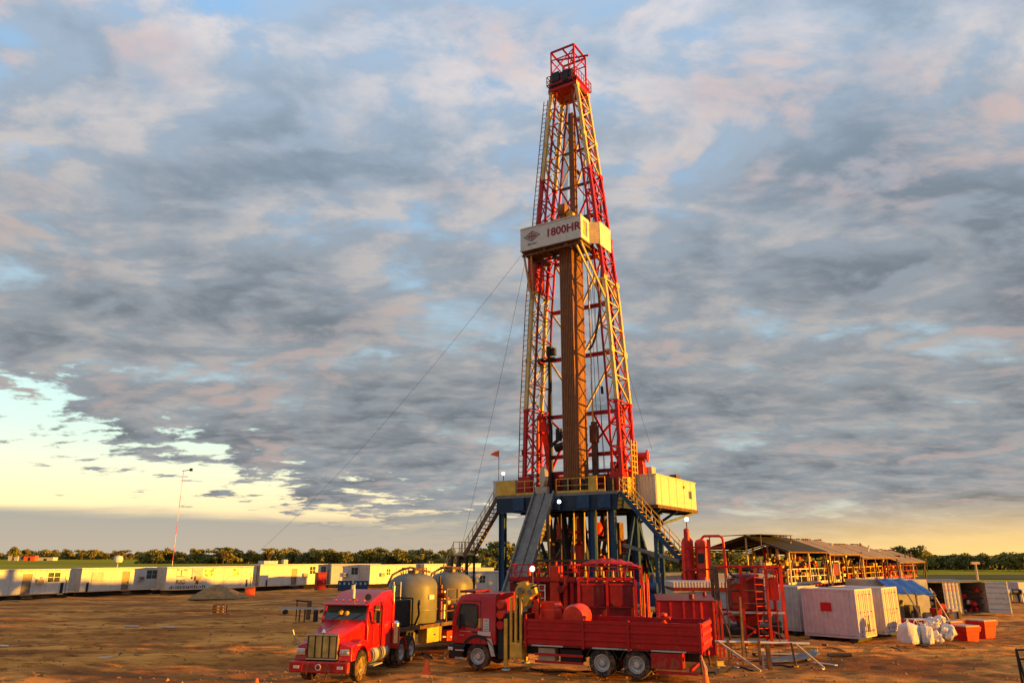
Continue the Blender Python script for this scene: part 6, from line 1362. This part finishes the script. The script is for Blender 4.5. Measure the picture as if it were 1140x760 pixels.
# sand pile
p = gpt(232, 666); w = MB(); n_ = 46; m_ = 18; vs = [(0, 0, 1.35)]; fs = []; rnd = random.Random(9)
for i in range(1, m_ + 1):
    f_ = i / m_
    for k in range(n_):
        th = math.tau * k / n_; rr_ = 2.75 * f_ * (1 + .10 * math.sin(2 * th + 1) + .05 * math.sin(5 * th)); vs.append((rr_ * 1.05 * math.cos(th), rr_ * math.sin(th), 1.35 * (1 - f_ ** 1.35) + .05 * math.sin(7 * th + f_ * 8) * f_ * (1 - f_) * 3 + rnd.uniform(-.02, .02) - .06 * f_))
for k in range(n_): fs.append((0, 1 + k, 1 + (k + 1) % n_))
for i in range(m_ - 1):
    for k in range(n_): a = 1 + i * n_; fs.append((a + k, a + n_ + k, a + n_ + (k + 1) % n_, a + (k + 1) % n_))
w.add(vs, fs); solo('sand_pile', w, sandm, 'low brown heap of sand in front of the lettered white cabin', 'sand pile', loc=(p[0], p[1] + 2.4, 0), smooth=True)
p = gpt(278, 662); w = MB(); w.box(-.55, .55, -.4, .4, 0, .85); t = thing('orange_crate', 'small orange crate by the skid of the cabin right of the sand pile', 'crate', (p[0], p[1], 0), 20); part('body', w, conem, t, bevel=.04)
w = MB(); w.box(-.58, .58, -.43, .43, .853, .95); part('lid', w, tan, t)
# pale scraps of sheeting on the yard
for k, (u, v, L) in enumerate(((116, 729.5, .9), (146, 697.5, 1.0), (186, 698, 1.1), (2, 721, .6), (14, 668.8, 2.2), (52, 667.6, 1.8))):
    p = gpt(u, v); w = MB(); w.box(-L / 2, L / 2, -.14, .14, 0, .03); w.box(-L / 4, L / 3, .1, .3, 0.001, .028)
    solo('sheet_scrap', w, galv, ['pale strip of sheet lying in the yard nearest the lower left', 'short pale strip of sheet left of a similar one in mid yard', 'short pale strip of sheet right of a similar one in mid yard', 'pale scrap of sheet at the left edge of the yard', 'long pale strip of sheet below the leftmost cabin, at the picture edge', 'long dull strip of sheet below the leftmost cabin door'][k], 'sheet', loc=(p[0], p[1], gz(p[0], p[1]) + .03), yaw=random.uniform(-12, 12))
# stones and clods on the yard, uncountable
w = MB(); rnd = random.Random(4)
for k in range(4200):
    Y = 27 + 45 * rnd.random() ** 1.5; X_ = rnd.uniform(-.72, .72) * Y; s_ = rnd.uniform(.02, .07) if rnd.random() < .9 else rnd.uniform(.07, .13); z = gz(X_, Y); a = rnd.random() * 3
    vs = [(X_ + s_ * math.cos(a + j * 1.57) * rnd.uniform(.7, 1.3), Y + s_ * math.sin(a + j * 1.57) * rnd.uniform(.7, 1.3), z - .02) for j in range(4)] + [(X_ + rnd.uniform(-.3, .3) * s_, Y, z + s_ * .8)]
    w.add(vs, [(0, 1, 4), (1, 2, 4), (2, 3, 4), (3, 0, 4)])
part('clods', w, mat('clod_earth', (.24, .13, .06), .95, 0, .3), None, kind='stuff')

# antenna mast
p = at(192, 626, 112); an = thing('antenna_mast', 'tall thin red and white antenna mast behind the lettered cabin', 'antenna', (p[0], 112, 0))
for k in range(9): bar('mast_segment', (0, 0, k * 1.86), (0, 0, (k + 1) * 1.86), .11 - .006 * k, [orange, white][k % 2], an, rnd=True)
bar('cross_arm', (-.2, 0, 16.6), (1.1, 0, 16.8), .08, black, an); w = MB(); w.box(.9, 1.3, -.1, .1, 16.6, 17.0); part('beacon', w, black, an)

# ---------------------------------------------------------------- far buildings
def farbox(label, u, v, Y, wd, h, m, cat='building', roofm=None):
    p = at(u, v, Y); t = thing('farm_building', label, cat, (p[0], Y, .16)); w = MB(); w.box(-wd / 2, wd / 2, 0, wd * .5, 0, h); part('wall', w, m, t); w = MB(); w.prism([(-wd / 2 - .3, h), (wd / 2 + .3, h), (wd / 2 - .2, h * 1.28), (-wd / 2 + .2, h * 1.28)], -.4, wd * .5 + .4); part('roof', w, roofm or m, t)
    w = MB(); w.box(-wd * .1, wd * .1, -.06, -.003, 0, h * .75); part('door', w, black, t)
farbox('tiny white building at the foot of the far left trees', 14, 624, 620, 8, 3.0, white); farbox('tiny orange walled building at the foot of the far left trees', 32, 624, 620, 9, 3.4, conem, roofm=rust); farbox('long low white shed beyond the field at the far left', 50, 624, 640, 13, 2.0, white)
w = MB(); w.lathe([(0, 0), (.9, .3), (1.1, 1), (.9, 1.7), (0, 2)], (0, 0, 2.4), (0, 0, 1), 14); w.tube((0, 0, 0), (0, 0, 2.5), .1, 6); p = at(131, 628, 190); solo('water_tank', w, white, 'small round white tank on a post in the field behind the second cabin', 'tank', loc=(p[0], 190, .1), smooth=True)

# ---------------------------------------------------------------- trees
TP = []
def treeproto(seed, h, spread, lm, shape='round', leaves=1100, ls=.5):
    rnd = random.Random(seed); tb = MB(); cb_ = MB(); th_ = h * (.28 if shape != 'tall' else .55)
    tb.tube((0, 0, -.3), (rnd.uniform(-.2, .2), rnd.uniform(-.2, .2), th_), h * .028, 7, h * .018)
    cl = []
    nl = 9 if shape != 'umbrella' else 7
    for k in range(nl):
        a = rnd.random() * math.tau; rr = spread * rnd.uniform(.15, .8); zz = h * (rnd.uniform(.42, .9) if shape == 'round' else rnd.uniform(.8, .95) if shape == 'umbrella' else rnd.uniform(.6, .95))
        if shape == 'bush': zz = h * rnd.uniform(.2, .85)
        e = (rr * math.cos(a), rr * math.sin(a), zz); tb.tube((0, 0, th_ * .8), e, h * .014, 5, h * .006)
        cl.append((e, spread * rnd.uniform(.30, .52), h * (rnd.uniform(.10, .20) if shape != 'umbrella' else rnd.uniform(.05, .09))))
    cl.append(((0, 0, h * .82), spread * .4, h * .14))
    for k in range(leaves):
        c_, r_, hz_ = rnd.choice(cl); d = Vector((rnd.gauss(0, 1), rnd.gauss(0, 1), rnd.gauss(0, 1))).normalized() * (rnd.random() ** .4)
        o_ = Vector((c_[0] + d.x * r_, c_[1] + d.y * r_, c_[2] + d.z * hz_)); n_ = Vector((rnd.gauss(0, 1), rnd.gauss(0, 1), rnd.gauss(0, 1))).normalized(); a = n_.orthogonal().normalized() * ls * rnd.uniform(.6, 1.4); b_ = n_.cross(a) * rnd.uniform(.5, .9)
        cb_.add([o_ - a, o_ + b_, o_ + a, o_ - b_], [(0, 1, 2, 3)])
    root = bpy.data.objects.new('tree', None); col.objects.link(root)
    part('trunk', tb, barkm, root); part('crown', cb_, lm, root)
    return root
protos = [treeproto(1, 9, 5.0, leaf1), treeproto(2, 8, 5.5, leaf2), treeproto(3, 10, 4.5, leaf1), treeproto(4, 7, 5.2, leaf2, 'bush'), treeproto(5, 11, 5.0, leaf2, 'umbrella', 800), treeproto(6, 7.5, 4.8, leaf1, 'bush'), treeproto(7, 13, 3.4, leaf1, 'tall', 700)]
used = set()
def tree(k, x, y, s_, label, group=None):
    r_ = protos[k]
    if k in used: o = copy_tree(r_)
    else: o = r_; used.add(k)
    o.location = (x, y, .1); o.rotation_euler = (0, 0, random.uniform(0, 6.28)); o.scale = (s_ * random.uniform(.9, 1.2), s_ * random.uniform(.9, 1.2), s_)
    o['label'] = label; o['category'] = 'tree'
    if group: o['group'] = group
    elif 'group' in o: del o['group']
    return o
rt_ = random.Random(31)
def row(u0, u1, Y0_, Y1_, n, hmin, hmax, label, group, kinds=(0, 1, 2, 3, 5)):
    for k in range(n):
        u = u0 + (u1 - u0) * (k + rt_.random() * .9) / n; Y = rt_.uniform(Y0_, Y1_); a, _ = ray(u, 618); kk = rt_.choice(kinds); hh = {0: 9, 1: 8, 2: 10, 3: 7, 4: 11, 5: 7.5, 6: 13}[kk]; H = rt_.uniform(hmin, hmax)
        tree(kk, a * Y, Y, H / hh, label, group)
row(-40, 175, 760, 830, 44, 5.5, 10.5, 'bushy tree in the far tree line beyond the leftmost cabins', 'far left tree line')
row(165, 330, 390, 430, 38, 4.6, 8.6, 'bushy tree in the tree line beyond the lettered cabin and the sand pile', 'tree line left of the trucks')
row(320, 560, 300, 340, 52, 4.0, 7.4, 'bushy tree in the tree line behind the tractor and the domed tanks', 'tree line behind the trucks')
row(550, 840, 190, 230, 40, 4.6, 6.3, 'dark bushy tree seen through the legs of the rig', 'tree line behind the rig')
row(1000, 1185, 215, 250, 40, 2.8, 5.3, 'dark bushy tree in the hedge line beyond the field at the right', 'tree line at the right', (0, 5, 2))
def one(u, vtop, Y, k, label): 
    a, _ = ray(u, 618); hh = {0: 9, 1: 8, 2: 10, 3: 7, 4: 11, 5: 7.5, 6: 13}[k]; z = at(u, vtop, Y)[2]; tree(k, a * Y, Y, z / hh, label)
one(15, 608, 600, 0, 'tree standing tallest above the orange roofed building at the far left'); one(92, 611, 740, 6, 'thin tall tree above the second cabin from the left'); one(105, 611.5, 740, 4, 'small flat-topped tree just right of the thin tall tree')
one(249, 609, 385, 4, 'flat-topped tree rising above the tree line where the long guy wire lands'); one(300, 610, 385, 4, 'wide flat-topped tree above the cabin with the roof air unit'); one(140, 612, 700, 4, 'low flat-topped tree above the lettered cabin left end')
one(1004, 607, 200, 0, 'dark round tree at the end of the roofed mud tanks, left of its taller twin'); one(1018, 608, 200, 2, 'dark round tree right of its twin at the end of the roofed mud tanks'); one(1030, 614, 205, 4, 'spreading tree low beside the two dark round trees'); one(1139, 615, 210, 1, 'rounded tree at the far right edge of the picture')
one(553, 603, 200, 1, 'round tree between the left stairs and the blue rig columns'); one(525, 611, 215, 0, 'tree seen just right of the stair landing'); one(816, 624, 160, 5, 'dark tree behind the orange red separator'); one(805, 626, 150, 3, 'green bush right of the separator frame')
for k in range(len(protos)):
    if k not in used:
        for ch in list(protos[k].children): bpy.data.objects.remove(ch)
        bpy.data.objects.remove(protos[k])
# undergrowth masses under the tree lines
def hedge(name, u0, u1, Y, h, dep_, m, n, seed):
    rnd = random.Random(seed); w = MB(); a0 = ray(u0, 618)[0] * Y; a1 = ray(u1, 618)[0] * Y
    for k in range(n):
        x = rnd.uniform(a0, a1); y = Y + rnd.uniform(0, dep_); z = rnd.random() ** 1.2 * h * (.7 + .5 * math.sin(x * .08) * math.sin(x * .031 + 1)); s_ = rnd.uniform(.4, 1.0); n_ = Vector((rnd.gauss(0, 1), rnd.gauss(0, 1), rnd.gauss(0, 1))).normalized(); a = n_.orthogonal().normalized() * s_; b_ = n_.cross(a) * .8
        o_ = Vector((x, y, z)); w.add([o_ - a, o_ + b_, o_ + a, o_ - b_], [(0, 1, 2, 3)])
    part(name, w, m, None, kind='stuff')
hedge('undergrowth', -60, 200, 800, 7.5, 25, leaf2, 12000, 1); hedge('undergrowth', 150, 345, 410, 5.5, 20, leaf1, 9000, 2); hedge('undergrowth', 310, 580, 322, 4.6, 14, leaf2, 9000, 3)
hedge('undergrowth', 540, 860, 212, 3.8, 14, leaf1, 8000, 4); hedge('undergrowth', 990, 1210, 238, 3.6, 14, leaf1, 8000, 5)
